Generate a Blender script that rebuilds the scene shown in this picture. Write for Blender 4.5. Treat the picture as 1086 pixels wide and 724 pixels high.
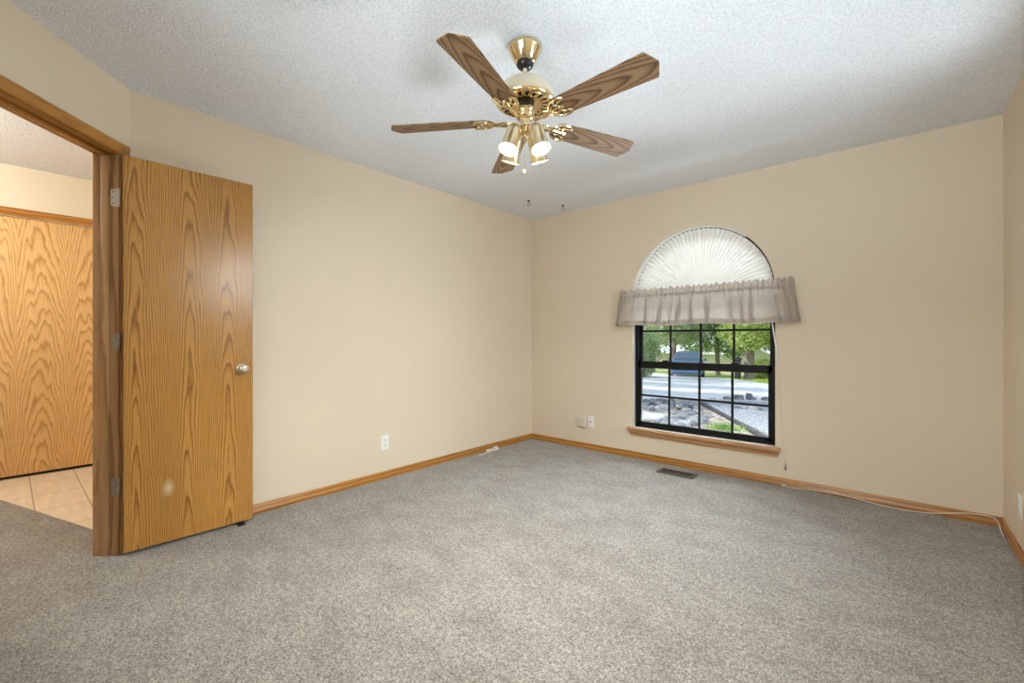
import bpy, bmesh, math, random
from mathutils import Vector, Matrix

for _o in list(bpy.data.objects):
    bpy.data.objects.remove(_o)
S = bpy.context.scene
COL = S.collection
R = math.radians
random.seed(7)

# ------------------------------------------------------------------ camera
IMG_W, IMG_H = 1086, 724
FPX = 467.8
cam_d = bpy.data.cameras.new('camera')
cam = bpy.data.objects.new('camera', cam_d)
COL.objects.link(cam)
cam.location = (3.083, -3.875, 1.112)
cam.rotation_euler = (R(90), 0, 0.71693)
cam_d.sensor_width = 36.0
cam_d.lens = FPX / IMG_W * 36.0
cam_d.shift_y = (359.4 - IMG_H / 2) / IMG_W
cam_d.clip_start = 0.02
cam_d.clip_end = 300
S.camera = cam

# ------------------------------------------------------------------ sky, sun, exposure
S.view_settings.view_transform = 'Standard'
S.view_settings.look = 'None'
S.view_settings.gamma = 1.0
S.view_settings.use_curve_mapping = False
S.view_settings.exposure = 0.65
SKY_STRENGTH = 1.15
SUN_STRENGTH = 3.7
BULB_STRENGTH = 640.0
HALL_FILL_POWER = 43.0
W = bpy.data.worlds.new('world')
S.world = W
W.use_nodes = True
wn = W.node_tree
wn.nodes.clear()
w_out = wn.nodes.new('ShaderNodeOutputWorld')
w_bg = wn.nodes.new('ShaderNodeBackground')
w_tc = wn.nodes.new('ShaderNodeTexCoord')
w_sep = wn.nodes.new('ShaderNodeSeparateXYZ')
w_ramp = wn.nodes.new('ShaderNodeValToRGB')
wn.links.new(w_tc.outputs['Generated'], w_sep.inputs[0])
wn.links.new(w_sep.outputs['Z'], w_ramp.inputs[0])
w_ramp.color_ramp.elements[0].position = 0.0
w_ramp.color_ramp.elements[0].color = (0.95, 0.97, 1.0, 1)
w_ramp.color_ramp.elements[1].position = 0.7
w_ramp.color_ramp.elements[1].color = (0.55, 0.72, 1.0, 1)
wn.links.new(w_ramp.outputs[0], w_bg.inputs[0])
w_bg.inputs[1].default_value = SKY_STRENGTH
wn.links.new(w_bg.outputs[0], w_out.inputs[0])

sun_d = bpy.data.lights.new('sun', 'SUN')
sun_d.energy = SUN_STRENGTH
sun_d.angle = R(0.6)
sun_d.color = (1.0, 0.95, 0.86)
sun = bpy.data.objects.new('sun', sun_d)
COL.objects.link(sun)
sun.rotation_euler = Vector((-0.72, -0.2, 0.66)).to_track_quat('Z', 'Y').to_euler()

DAYLIGHT_FILL = [
    # name, place outside the window, aim, size, watts: area lamps added to stand in for sky and ground light
    ('side_sky', (4.7, -1.5, 2.3), (1, 0, 0.25), (1.2, 1.1), 105.0),
    ('side_ground', (4.6, -1.6, 0.3), (1, 0, -0.9), (1.6, 1.2), 52.0),
    ('rear_sky', (2.45, -5.75, 2.3), (0, -1, 0.25), (1.9, 1.1), 76.0),
    ('rear_ground', (2.45, -6.6, 0.25), (0, -1, -0.6), (2.0, 1.0), 190.0),
    ('front_sky', (1.8, 2.3, 3.7), (0, 1, 1.0), (2.4, 1.4), 280.0),
    ('front_ground', (1.8, 1.0, -0.15), (0, 0.55, -0.85), (1.6, 0.7), 120.0),
]
for nm, loc, aim, size, watts in DAYLIGHT_FILL:
    ld = bpy.data.lights.new('daylight_fill_' + nm, 'AREA')
    ld.shape = 'RECTANGLE'
    ld.size, ld.size_y = size
    ld.energy = watts
    ld.color = (0.86, 0.94, 1.0)
    lo = bpy.data.objects.new('daylight_fill_' + nm, ld)
    COL.objects.link(lo)
    lo.location = loc
    lo.rotation_euler = Vector(aim).to_track_quat('Z', 'Y').to_euler()

S.cycles.use_denoising = True
S.cycles.max_bounces = 12
S.cycles.diffuse_bounces = 8
S.cycles.transparent_max_bounces = 16
S.cycles.sample_clamp_indirect = 6.0
S.cycles.caustics_reflective = False
S.cycles.caustics_refractive = False


# ------------------------------------------------------------------ material helpers
def new_mat(name):
    m = bpy.data.materials.new(name)
    m.use_nodes = True
    nt = m.node_tree
    return m, nt, nt.nodes['Principled BSDF'], nt.nodes['Material Output']


def node(nt, kind, **kw):
    n = nt.nodes.new(kind)
    for k, v in kw.items():
        if k.startswith('i_'):
            n.inputs[k[2:]].default_value = v
        else:
            setattr(n, k, v)
    return n


def math_n(nt, op, a, b=None, c=None):
    n = nt.nodes.new('ShaderNodeMath')
    n.operation = op
    for i, v in enumerate((a, b, c)):
        if v is None:
            continue
        if isinstance(v, (int, float)):
            n.inputs[i].default_value = v
        else:
            nt.links.new(v, n.inputs[i])
    return n.outputs[0]


def ramp(nt, fac, stops, interp='LINEAR'):
    n = nt.nodes.new('ShaderNodeValToRGB')
    cr = n.color_ramp
    cr.interpolation = interp
    while len(cr.elements) < len(stops):
        cr.elements.new(0.5)
    for e, (p, c) in zip(cr.elements, stops):
        e.position = p
        e.color = (c[0], c[1], c[2], 1)
    nt.links.new(fac, n.inputs[0])
    return n.outputs[0]


def mixc(nt, fac, a, b, mode='MIX'):
    n = nt.nodes.new('ShaderNodeMix')
    n.data_type = 'RGBA'
    n.blend_type = mode
    if isinstance(fac, (int, float)):
        n.inputs[0].default_value = fac
    else:
        nt.links.new(fac, n.inputs[0])
    for i, v in ((6, a), (7, b)):
        if isinstance(v, tuple):
            n.inputs[i].default_value = (v[0], v[1], v[2], 1)
        else:
            nt.links.new(v, n.inputs[i])
    return n.outputs[2]


def noise(nt, vec, scale, detail=2.0, rough=0.5, dist=0.0):
    n = nt.nodes.new('ShaderNodeTexNoise')
    n.inputs['Scale'].default_value = scale
    n.inputs['Detail'].default_value = detail
    n.inputs['Roughness'].default_value = rough
    n.inputs['Distortion'].default_value = dist
    if vec is not None:
        nt.links.new(vec, n.inputs['Vector'])
    return n.outputs['Fac']


def bump(nt, height, strength, distance, bsdf):
    n = nt.nodes.new('ShaderNodeBump')
    n.inputs['Strength'].default_value = strength
    n.inputs['Distance'].default_value = distance
    nt.links.new(height, n.inputs['Height'])
    nt.links.new(n.outputs[0], bsdf.inputs['Normal'])


def obj_coord(nt):
    return nt.nodes.new('ShaderNodeTexCoord').outputs['Object']


def plain(name, col, rough=0.5, metal=0.0, spec=0.5, var=0.0, vscale=8.0, bmp=0.0, bscale=200.0):
    m, nt, b, out = new_mat(name)
    b.inputs['Base Color'].default_value = (*col, 1)
    b.inputs['Roughness'].default_value = rough
    b.inputs['Metallic'].default_value = metal
    b.inputs['Specular IOR Level'].default_value = spec
    v = obj_coord(nt)
    if var:
        f = noise(nt, v, vscale, 4)
        c = ramp(nt, f, [(0.3, tuple(x * (1 - var) for x in col)), (0.7, tuple(min(1, x * (1 + var)) for x in col))])
        nt.links.new(c, b.inputs['Base Color'])
    if bmp:
        bump(nt, noise(nt, v, bscale, 3), bmp, 0.002, b)
    return m


def oak(name, light, mid, dark, iu=0, iw=2, leaf=0.2, off=0.0, spacing=0.009, h0=0.02, taper=0.06, wob=0.02,
        rough=0.32, seed=0.0, per_object=False, spec=0.5, jag=0.004, pale_spot=None):
    """Plain sliced oak veneer: growth rings of a tapered log cut by the board, leaf beside mirrored leaf."""
    m, nt, b, out = new_mat(name)
    L = nt.links
    v = obj_coord(nt)
    sep = node(nt, 'ShaderNodeSeparateXYZ')
    L.new(v, sep.inputs[0])
    u, w = sep.outputs[iu], sep.outputs[iw]
    if per_object:
        oi = node(nt, 'ShaderNodeObjectInfo')
        w = math_n(nt, 'ADD', w, math_n(nt, 'MULTIPLY', oi.outputs['Random'], 0.5))
    comb = node(nt, 'ShaderNodeCombineXYZ')
    L.new(math_n(nt, 'ADD', u, off + 20.0 * seed), comb.inputs[0])
    L.new(math_n(nt, 'MULTIPLY', w, 0.16), comb.inputs[1])
    comb.inputs[2].default_value = seed
    n1 = noise(nt, comb.outputs[0], 6.0, 2)
    n2 = noise(nt, comb.outputs[0], 26.0, 3)
    us = math_n(nt, 'ADD', u, off)
    us = math_n(nt, 'ADD', us, math_n(nt, 'MULTIPLY', math_n(nt, 'SUBTRACT', n1, 0.5), 0.05))
    idx = math_n(nt, 'FLOOR', math_n(nt, 'DIVIDE', us, leaf))
    pp = math_n(nt, 'PINGPONG', us, leaf)
    xl = math_n(nt, 'SUBTRACT', pp, leaf * 0.46)
    h = math_n(nt, 'ADD', math_n(nt, 'MULTIPLY', w, taper), h0)
    h = math_n(nt, 'ADD', h, math_n(nt, 'MULTIPLY', math_n(nt, 'SUBTRACT', n1, 0.5), wob * 2))
    h = math_n(nt, 'ADD', h, math_n(nt, 'MULTIPLY', idx, 0.013))
    r2 = math_n(nt, 'ADD', math_n(nt, 'MULTIPLY', xl, xl), math_n(nt, 'MULTIPLY', h, h))
    r = math_n(nt, 'SQRT', r2)
    r = math_n(nt, 'ADD', r, math_n(nt, 'MULTIPLY', math_n(nt, 'SUBTRACT', n2, 0.5), jag * 2.4))
    ring = math_n(nt, 'FRACT', math_n(nt, 'DIVIDE', r, spacing))
    col = ramp(nt, ring, [(0.0, light), (0.35, light), (0.62, mid), (0.84, dark), (0.97, mid), (1.0, light)])
    fib = node(nt, 'ShaderNodeCombineXYZ')
    L.new(math_n(nt, 'MULTIPLY', u, 1.0), fib.inputs[0])
    L.new(math_n(nt, 'MULTIPLY', w, 0.02), fib.inputs[1])
    nf = noise(nt, fib.outputs[0], 330.0, 2)
    pore = ramp(nt, nf, [(0.32, (0.72, 0.68, 0.62)), (0.5, (1, 1, 1)), (0.75, (1.06, 1.05, 1.02))])
    col = mixc(nt, 0.75, col, pore, 'MULTIPLY')
    big = ramp(nt, noise(nt, comb.outputs[0], 3.0, 1), [(0.3, (0.88, 0.87, 0.85)), (0.7, (1.05, 1.04, 1.03))])
    col = mixc(nt, 1.0, col, big, 'MULTIPLY')
    if pale_spot:  # soft-edged pale spot blended into the veneer colour
        wx, wz, ww, wh = pale_spot
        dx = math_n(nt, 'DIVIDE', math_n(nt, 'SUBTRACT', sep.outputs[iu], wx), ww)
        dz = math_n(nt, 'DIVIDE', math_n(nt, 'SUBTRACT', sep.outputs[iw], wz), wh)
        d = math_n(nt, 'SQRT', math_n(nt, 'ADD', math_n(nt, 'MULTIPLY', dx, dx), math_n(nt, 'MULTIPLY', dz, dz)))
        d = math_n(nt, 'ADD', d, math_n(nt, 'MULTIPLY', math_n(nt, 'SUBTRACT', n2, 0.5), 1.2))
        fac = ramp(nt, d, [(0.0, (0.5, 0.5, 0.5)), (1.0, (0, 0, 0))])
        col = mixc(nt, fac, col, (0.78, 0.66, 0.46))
    L.new(col, b.inputs['Base Color'])
    b.inputs['Roughness'].default_value = rough
    b.inputs['Specular IOR Level'].default_value = spec
    bump(nt, nf, 0.05, 0.001, b)
    return m


M = {}
# painted drywall with a light orange-peel
def drywall(name, col):
    m, nt, b, out = new_mat(name)
    v = obj_coord(nt)
    c = ramp(nt, noise(nt, v, 1.3, 3), [(0.3, tuple(x * 0.975 for x in col)), (0.7, tuple(x * 1.015 for x in col))])
    nt.links.new(c, b.inputs['Base Color'])
    b.inputs['Roughness'].default_value = 0.55
    b.inputs['Specular IOR Level'].default_value = 0.35
    bump(nt, noise(nt, v, 160.0, 3), 0.10, 0.0012, b)
    return m


M['wall'] = drywall('wall_paint', (0.725, 0.62, 0.48))
M['wall_hall'] = drywall('hall_paint', (0.76, 0.68, 0.54))
M['reveal'] = plain('white_reveal', (0.80, 0.79, 0.75), 0.5)


def popcorn():
    m, nt, b, out = new_mat('ceiling_texture')
    v = obj_coord(nt)
    n1 = noise(nt, v, 105.0, 3, 0.6)
    n2 = noise(nt, v, 260.0, 2, 0.5)
    hgt = math_n(nt, 'ADD', ramp(nt, n1, [(0.38, (0, 0, 0)), (0.62, (1, 1, 1))]), math_n(nt, 'MULTIPLY', n2, 0.35))
    c = ramp(nt, n1, [(0.35, (0.70, 0.725, 0.78)), (0.55, (0.85, 0.875, 0.93))])
    nt.links.new(c, b.inputs['Base Color'])
    b.inputs['Roughness'].default_value = 0.9
    b.inputs['Specular IOR Level'].default_value = 0.1
    bump(nt, hgt, 0.55, 0.005, b)
    return m


M['ceiling'] = popcorn()


def carpet():
    m, nt, b, out = new_mat('carpet_pile')
    v = obj_coord(nt)
    fine = noise(nt, v, 270.0, 2, 0.6)
    med = noise(nt, v, 115.0, 2, 0.6)
    lump = noise(nt, v, 44.0, 3, 0.65)
    mp = node(nt, 'ShaderNodeMapping')
    mp.inputs['Rotation'].default_value = (0, 0, 0.5)
    mp.inputs['Scale'].default_value = (1.0, 1.35, 1.0)
    nt.links.new(v, mp.inputs['Vector'])
    nap = noise(nt, mp.outputs[0], 4.2, 9, 0.72, 0.2)
    f = math_n(nt, 'ADD', math_n(nt, 'ADD', math_n(nt, 'MULTIPLY', fine, 0.42), math_n(nt, 'MULTIPLY', med, 0.36)), math_n(nt, 'MULTIPLY', lump, 0.22))
    c = ramp(nt, f, [(0.39, (0.06, 0.050, 0.042)), (0.49, (0.240, 0.219, 0.197)), (0.60, (0.545, 0.51, 0.47))])
    n2 = ramp(nt, nap, [(0.36, (0.78, 0.768, 0.75)), (0.60, (1.07, 1.07, 1.07))])
    c = mixc(nt, 1.0, c, n2, 'MULTIPLY')
    nt.links.new(c, b.inputs['Base Color'])
    b.inputs['Roughness'].default_value = 0.95
    b.inputs['Specular IOR Level'].default_value = 0.08
    b.inputs['Sheen Weight'].default_value = 0.25
    b.inputs['Sheen Roughness'].default_value = 0.6
    bump(nt, f, 0.9, 0.012, b)
    return m


M['carpet'] = carpet()


def tile():
    m, nt, b, out = new_mat('hall_tile')
    v = obj_coord(nt)
    mp = node(nt, 'ShaderNodeMapping')
    mp.inputs['Location'].default_value = (0.25, 0.457, 0)
    nt.links.new(v, mp.inputs['Vector'])
    br = node(nt, 'ShaderNodeTexBrick')
    br.offset = 0.0
    br.inputs['Scale'].default_value = 1.0
    br.inputs['Brick Width'].default_value = 0.42
    br.inputs['Row Height'].default_value = 0.2535
    br.inputs['Mortar Size'].default_value = 0.0045
    br.inputs['Color1'].default_value = (0.80, 0.69, 0.55, 1)
    br.inputs['Color2'].default_value = (0.76, 0.65, 0.51, 1)
    br.inputs['Mortar'].default_value = (0.42, 0.32, 0.21, 1)
    nt.links.new(mp.outputs[0], br.inputs['Vector'])
    st = node(nt, 'ShaderNodeMapping')
    st.inputs['Scale'].default_value = (1.2, 9.0, 1.0)
    nt.links.new(v, st.inputs['Vector'])
    c = mixc(nt, 0.6, br.outputs['Color'], ramp(nt, noise(nt, st.outputs[0], 3.0, 4), [(0.35, (0.84, 0.80, 0.75)), (0.65, (1.04, 1.04, 1.03))]), 'MULTIPLY')
    nt.links.new(c, b.inputs['Base Color'])
    b.inputs['Roughness'].default_value = 0.35
    bump(nt, math_n(nt, 'SUBTRACT', 1.0, br.outputs['Fac']), 0.4, 0.002, b)
    return m


M['tile'] = tile()
OL, OM, OD = (0.53, 0.275, 0.070), (0.46, 0.225, 0.052), (0.27, 0.118, 0.026)
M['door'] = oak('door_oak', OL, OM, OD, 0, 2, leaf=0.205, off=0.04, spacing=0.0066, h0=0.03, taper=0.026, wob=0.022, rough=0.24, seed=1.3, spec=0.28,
                jag=0.0045, pale_spot=(0.185, 0.31, 0.035, 0.05))
M['closet'] = oak('closet_oak', (0.80, 0.53, 0.24), (0.73, 0.455, 0.185), (0.52, 0.285, 0.10), 1, 2, leaf=0.285, off=3.64, spacing=0.0082, h0=0.02, taper=0.055,
                  wob=0.03, rough=0.38, seed=4.1, spec=0.35, jag=0.006)
TL, TM, TD = (0.47, 0.21, 0.036), (0.39, 0.16, 0.024), (0.24, 0.09, 0.012)
M['trim_x'] = oak('trim_oak_along_window_wall', TL, TM, TD, 2, 0, leaf=0.3, spacing=0.010, h0=0.3, taper=0.004, wob=0.01, seed=2.2)
M['trim_y'] = oak('trim_oak_along_side_wall', TL, TM, TD, 2, 1, leaf=0.3, spacing=0.010, h0=0.3, taper=0.004, wob=0.01, seed=3.2)
M['jamb'] = oak('jamb_oak', (0.50, 0.31, 0.155), (0.42, 0.245, 0.115), (0.29, 0.155, 0.065), 1, 2, leaf=0.3, spacing=0.016, h0=0.3, taper=0.004, wob=0.01, seed=5.2, rough=0.3)
M['jamb_head'] = oak('jamb_head_oak', TL, TM, TD, 1, 0, leaf=0.3, spacing=0.014, h0=0.3, taper=0.004, wob=0.01, seed=6.2, rough=0.35)
M['sill'] = oak('sill_oak', (0.57, 0.33, 0.17), (0.49, 0.265, 0.125), (0.35, 0.17, 0.07), 2, 0, leaf=0.3, spacing=0.013, h0=0.3, taper=0.005, wob=0.01, seed=7.7, rough=0.25)
M['blade'] = oak('fan_blade_oak', (0.25, 0.150, 0.080), (0.19, 0.108, 0.054), (0.075, 0.038, 0.018), 1, 0, leaf=0.2, off=0.09, spacing=0.0095, h0=0.01, taper=0.085, wob=0.012,
                 rough=0.5, seed=9.0, per_object=True, jag=0.003, spec=0.15)
M['brass'] = plain('polished_brass', (0.82, 0.66, 0.40), 0.13, 1.0, var=0.04)
M['brass_dull'] = plain('brushed_brass', (0.80, 0.68, 0.46), 0.28, 1.0, var=0.05, vscale=30)
M['cream'] = plain('cream_enamel', (0.66, 0.60, 0.46), 0.35, 0.0, 0.6)
M['black_metal'] = plain('black_metal', (0.012, 0.012, 0.013), 0.3, 0.0, 0.5)
M['black_frame'] = plain('black_window_frame', (0.006, 0.0062, 0.006), 0.5, 0.0, 0.22)
M['white_plastic'] = plain('white_plastic', (0.82, 0.81, 0.78), 0.35)
M['cream_plastic'] = plain('cream_plastic', (0.66, 0.60, 0.49), 0.4)
M['cord_white'] = plain('white_cord', (0.78, 0.72, 0.62), 0.5)
M['dark_slot'] = plain('dark_slot', (0.03, 0.028, 0.026), 0.7)
M['register'] = plain('brown_register_metal', (0.085, 0.065, 0.05), 0.45, 0.3)
M['steel'] = plain('dull_steel', (0.36, 0.34, 0.30), 0.42, 0.9, var=0.15, vscale=60)
M['white_paint'] = plain('white_hinge_paint', (0.66, 0.65, 0.60), 0.4, var=0.05)
M['nickel'] = plain('satin_nickel', (0.74, 0.69, 0.58), 0.18, 1.0)
M['rubber'] = plain('black_rubber', (0.015, 0.014, 0.013), 0.7)


def glass_mat(name, tint=(0.96, 0.98, 0.97)):
    m, nt, b, out = new_mat(name)
    nt.nodes.remove(b)
    tr = node(nt, 'ShaderNodeBsdfTransparent')
    tr.inputs[0].default_value = (*tint, 1)
    gl = node(nt, 'ShaderNodeBsdfGlossy')
    gl.inputs['Roughness'].default_value = 0.02
    fr = node(nt, 'ShaderNodeFresnel')
    fr.inputs['IOR'].default_value = 1.45
    mx = node(nt, 'ShaderNodeMixShader')
    nt.links.new(math_n(nt, 'MULTIPLY', fr.outputs[0], 0.5), mx.inputs[0])
    nt.links.new(tr.outputs[0], mx.inputs[1])
    nt.links.new(gl.outputs[0], mx.inputs[2])
    nt.links.new(mx.outputs[0], out.inputs[0])
    return m


M['glass'] = glass_mat('window_glass')


def cloth(name, col, trans, tcol=None, weave=0.0):
    m, nt, b, out = new_mat(name)
    b.inputs['Base Color'].default_value = (*col, 1)
    b.inputs['Roughness'].default_value = 0.85
    b.inputs['Specular IOR Level'].default_value = 0.1
    if weave:
        bump(nt, noise(nt, obj_coord(nt), 500.0, 2), weave, 0.001, b)
    tl = node(nt, 'ShaderNodeBsdfTranslucent')
    tl.inputs[0].default_value = (*(tcol or col), 1)
    mx = node(nt, 'ShaderNodeMixShader')
    mx.inputs[0].default_value = trans
    nt.links.new(b.outputs[0], mx.inputs[1])
    nt.links.new(tl.outputs[0], mx.inputs[2])
    nt.links.new(mx.outputs[0], out.inputs[0])
    return m


M['valance'] = cloth('valance_cloth', (0.48, 0.415, 0.36), 0.27, (0.76, 0.69, 0.62), 0.1)
M['pleat'] = cloth('pleated_paper', (0.90, 0.88, 0.85), 0.10, (0.92, 0.90, 0.87))


def emit(name, col, strength):
    m, nt, b, out = new_mat(name)
    b.inputs['Base Color'].default_value = (*col, 1)
    b.inputs['Emission Color'].default_value = (*col, 1)
    b.inputs['Emission Strength'].default_value = strength
    return m


M['bulb'] = emit('lit_bulb', (1.0, 0.92, 0.80), BULB_STRENGTH)
M['hall_fill_globe'] = emit('lit_globe', (1.0, 0.92, 0.80), 2.0)  # glowing bowl of the lamp added in the hall


# ------------------------------------------------------------------ mesh helpers
class MB:
    def __init__(self):
        self.bm = bmesh.new()

    def quad(self, *pts):
        vs = [self.bm.verts.new(p) for p in pts]
        return self.bm.faces.new(vs)

    def box(self, x0, x1, y0, y1, z0, z1, bev=0.0, seg=2, mat=None):
        co = [(x0, y0, z0), (x1, y0, z0), (x1, y1, z0), (x0, y1, z0), (x0, y0, z1), (x1, y0, z1), (x1, y1, z1), (x0, y1, z1)]
        if mat is not None:
            co = [mat @ Vector(c) for c in co]
        v = [self.bm.verts.new(c) for c in co]
        fs = [(0, 3, 2, 1), (4, 5, 6, 7), (0, 1, 5, 4), (1, 2, 6, 5), (2, 3, 7, 6), (3, 0, 4, 7)]
        faces = [self.bm.faces.new([v[i] for i in f]) for f in fs]
        if bev:
            es = list({e for f in faces for e in f.edges})
            bmesh.ops.bevel(self.bm, geom=es, offset=bev, segments=seg, affect='EDGES', profile=0.5)
        return self

    def prism(self, poly, to3, a, b):
        """poly: 2-D outline; to3(u, v, t) -> point; capped sweep from t=a to t=b."""
        A = [self.bm.verts.new(to3(u, v, a)) for u, v in poly]
        B = [self.bm.verts.new(to3(u, v, b)) for u, v in poly]
        n = len(poly)
        for i in range(n):
            j = (i + 1) % n
            self.bm.faces.new((A[i], A[j], B[j], B[i]))
        self.bm.faces.new(A[::-1])
        self.bm.faces.new(B)
        return self

    def lathe(self, prof, c=(0, 0, 0), seg=40, mat=None, cap0=False, cap1=False):
        """prof: (radius, height) pairs about +Z through c."""
        rings = []
        for r, z in prof:
            ring = []
            for k in range(seg):
                a = 2 * math.pi * k / seg
                p = Vector((r * math.cos(a), r * math.sin(a), z))
                p = (mat @ p) if mat is not None else p
                ring.append(self.bm.verts.new(p + Vector(c)))
            rings.append(ring)
        for q in range(len(rings) - 1):
            for k in range(seg):
                l = (k + 1) % seg
                self.bm.faces.new((rings[q][k], rings[q][l], rings[q + 1][l], rings[q + 1][k]))
        if cap0:
            self.bm.faces.new(rings[0][::-1])
        if cap1:
            self.bm.faces.new(rings[-1])
        return self

    def tube(self, pts, r, seg=8, smooth=0, cap=True):
        P = [Vector(p) for p in pts]
        for _ in range(smooth):
            Q = [P[0]]
            for i in range(len(P) - 1):
                Q.append(P[i] * 0.75 + P[i + 1] * 0.25)
                Q.append(P[i] * 0.25 + P[i + 1] * 0.75)
            Q.append(P[-1])
            P = Q
        n = len(P)
        rr = r if isinstance(r, (list, tuple)) else [r] * n
        if len(rr) != n:
            rr = [rr[0] + (rr[-1] - rr[0]) * i / (n - 1) for i in range(n)]
        t = (P[1] - P[0]).normalized()
        up = Vector((0, 0, 1)) if abs(t.z) < 0.9 else Vector((1, 0, 0))
        nrm = t.cross(up).normalized()
        rings = []
        for i in range(n):
            t = (P[min(i + 1, n - 1)] - P[max(i - 1, 0)]).normalized()
            nrm = (nrm - t * nrm.dot(t)).normalized()
            bn = t.cross(nrm)
            rings.append([self.bm.verts.new(P[i] + (nrm * math.cos(2 * math.pi * k / seg) + bn * math.sin(2 * math.pi * k / seg)) * rr[i]) for k in range(seg)])
        for i in range(n - 1):
            for k in range(seg):
                l = (k + 1) % seg
                self.bm.faces.new((rings[i][k], rings[i][l], rings[i + 1][l], rings[i + 1][k]))
        if cap:
            self.bm.faces.new(rings[0][::-1])
            self.bm.faces.new(rings[-1])
        return self

    def grid(self, fn, nu, nv):
        V = [[self.bm.verts.new(fn(i / nu, j / nv)) for j in range(nv + 1)] for i in range(nu + 1)]
        for i in range(nu):
            for j in range(nv):
                self.bm.faces.new((V[i][j], V[i + 1][j], V[i + 1][j + 1], V[i][j + 1]))
        return self

    def build(self, name, mat, parent=None, loc=(0, 0, 0), rot=(0, 0, 0), smooth=True, normals=True, angle=35):
        if normals:
            bmesh.ops.recalc_face_normals(self.bm, faces=self.bm.faces[:])
        me = bpy.data.meshes.new(name)
        self.bm.to_mesh(me)
        self.bm.free()
        if smooth:
            me.shade_smooth()
            me.set_sharp_from_angle(angle=R(angle))
        me.materials.append(M[mat] if isinstance(mat, str) else mat)
        o = bpy.data.objects.new(name, me)
        COL.objects.link(o)
        o.location = loc
        o.rotation_euler = rot
        if parent is not None:
            o.parent = parent
        return o


def tag(o, label, cat, group=None, kind=None):
    o['label'] = label
    o['category'] = cat
    if group:
        o['group'] = group
    if kind:
        o['kind'] = kind
    return o


def empty(name, loc=(0, 0, 0), rotz=0.0):
    o = bpy.data.objects.new(name, None)
    COL.objects.link(o)
    o.empty_display_size = 0.1
    o.location = loc
    o.rotation_euler = (0, 0, rotz)
    return o


def structure(o, label, cat):
    return tag(o, label, cat, kind='structure')


def copy_tree(o, parent=None):
    c = o.copy()
    COL.objects.link(c)
    if parent is not None:
        c.parent = parent
    for ch in list(o.children):
        copy_tree(ch, c)
    return c


# ------------------------------------------------------------------ room shell
H = 2.44
HH = 2.49
RW = 3.559           # room width along the window wall
LY = -3.437          # where the left wall meets the angled door wall
RY = -4.75           # rear wall
DA = R(43)
ddir = Vector((math.cos(DA), -math.sin(DA), 0))
dnor = Vector((math.sin(DA), math.cos(DA), 0))
DO = Vector((0, LY, 0))
DLEN = (LY - RY) / math.sin(DA)

b = MB()
b.box(-2.4, RW + 0.15, -6.3, 0.16, -0.12, 0.0)
structure(b.build('floor', 'carpet', smooth=False), 'speckled grey-beige carpet over the whole room', 'floor')
b = MB()
b.prism([(-2.2, -2.9), (-0.12, -2.9), (-0.12, -3.437), (-0.446, -3.539), (-0.999, -3.715), (-1.594, -3.902), (-2.2, -4.09)], lambda u, v, t: (u, v, t), -0.01, 0.003)
structure(b.build('floor_hall', 'tile', smooth=False), 'beige ceramic floor tile in the hall beyond the doorway', 'floor')
b = MB()
b.prism([(0, 0.0), (RW, 0.0), (RW, RY), (DO + ddir * DLEN)[:2], (0, LY)], lambda u, v, t: (u, v, t), H, H + 0.05)
structure(b.build('ceiling', 'ceiling', smooth=False), 'white textured popcorn ceiling over the bedroom', 'ceiling')
b = MB()
b.box(-2.3, 1.46, -6.2, -2.85, HH, HH + 0.04)
structure(b.build('ceiling_hall', 'ceiling', smooth=False), 'white textured ceiling of the hall beyond the doorway', 'ceiling')
b = MB()
b.box(-2.4, RW + 0.4, -7.4, 0.25, HH + 0.06, HH + 0.16)
structure(b.build('ceiling_roof', 'wall_hall', smooth=False), 'roof slab over the house above the ceilings', 'roof')

b = MB()
b.box(-0.12, 0.0, LY + 0.0, 0.16, 0, H + 0.02)
structure(b.build('wall_left', 'wall', smooth=False), 'tan painted long wall behind the open oak door', 'wall')

# window wall with an arched opening
WX0, WX1, WZ0, WZS, WR = 1.212, 2.382, 0.285, 1.49, 0.585
WC = (WX0 + WX1) / 2
WT = 0.16
b = MB()
NA = 48
arc = [(WC - WR * math.cos(math.pi * k / NA), WZS + WR * math.sin(math.pi * k / NA)) for k in range(NA + 1)]
for y in (0.0, WT):
    b.quad((0, y, 0), (WX0, y, 0), (WX0, y, H + 0.02), (0, y, H + 0.02))
    b.quad((WX1, y, 0), (RW, y, 0), (RW, y, H + 0.02), (WX1, y, H + 0.02))
    b.quad((WX0, y, 0), (WX1, y, 0), (WX1, y, WZ0), (WX0, y, WZ0))
    for k in range(NA):
        (xa, za), (xb, zb) = arc[k], arc[k + 1]
        b.quad((xa, y, za), (xb, y, zb), (xb, y, H + 0.02), (xa, y, H + 0.02))
structure(b.build('wall_window', 'wall', smooth=False), 'tan painted wall with the arched window', 'wall')
b = MB()
path = [(WX0, WZ0)] + arc + [(WX1, WZ0)]
for k in range(len(path) - 1):
    (xa, za), (xb, zb) = path[k], path[k + 1]
    b.quad((xa, 0.0, za), (xb, 0.0, zb), (xb, WT, zb), (xa, WT, za))
b.quad((WX0, 0, WZ0), (WX1, 0, WZ0), (WX1, WT, WZ0), (WX0, WT, WZ0))
structure(b.build('trim_1', 'reveal', angle=60), 'white painted return around the arched window opening', 'trim')

# right wall with a side window (behind the view) and rear wall with one added to brighten the room
def wall_with_hole(to3, a0, a1, z1, h0, h1, hz0, hz1, name, label, thick):
    b = MB()
    def box(u0, u1, w0, w1):
        b.prism([(u0, w0), (u1, w0), (u1, w1), (u0, w1)], to3, 0.0, thick)
    box(a0, h0, 0, z1)
    box(h1, a1, 0, z1)
    box(h0, h1, 0, hz0)
    box(h0, h1, hz1, z1)
    structure(b.build(name, 'wall', smooth=False), label, 'wall')


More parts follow.
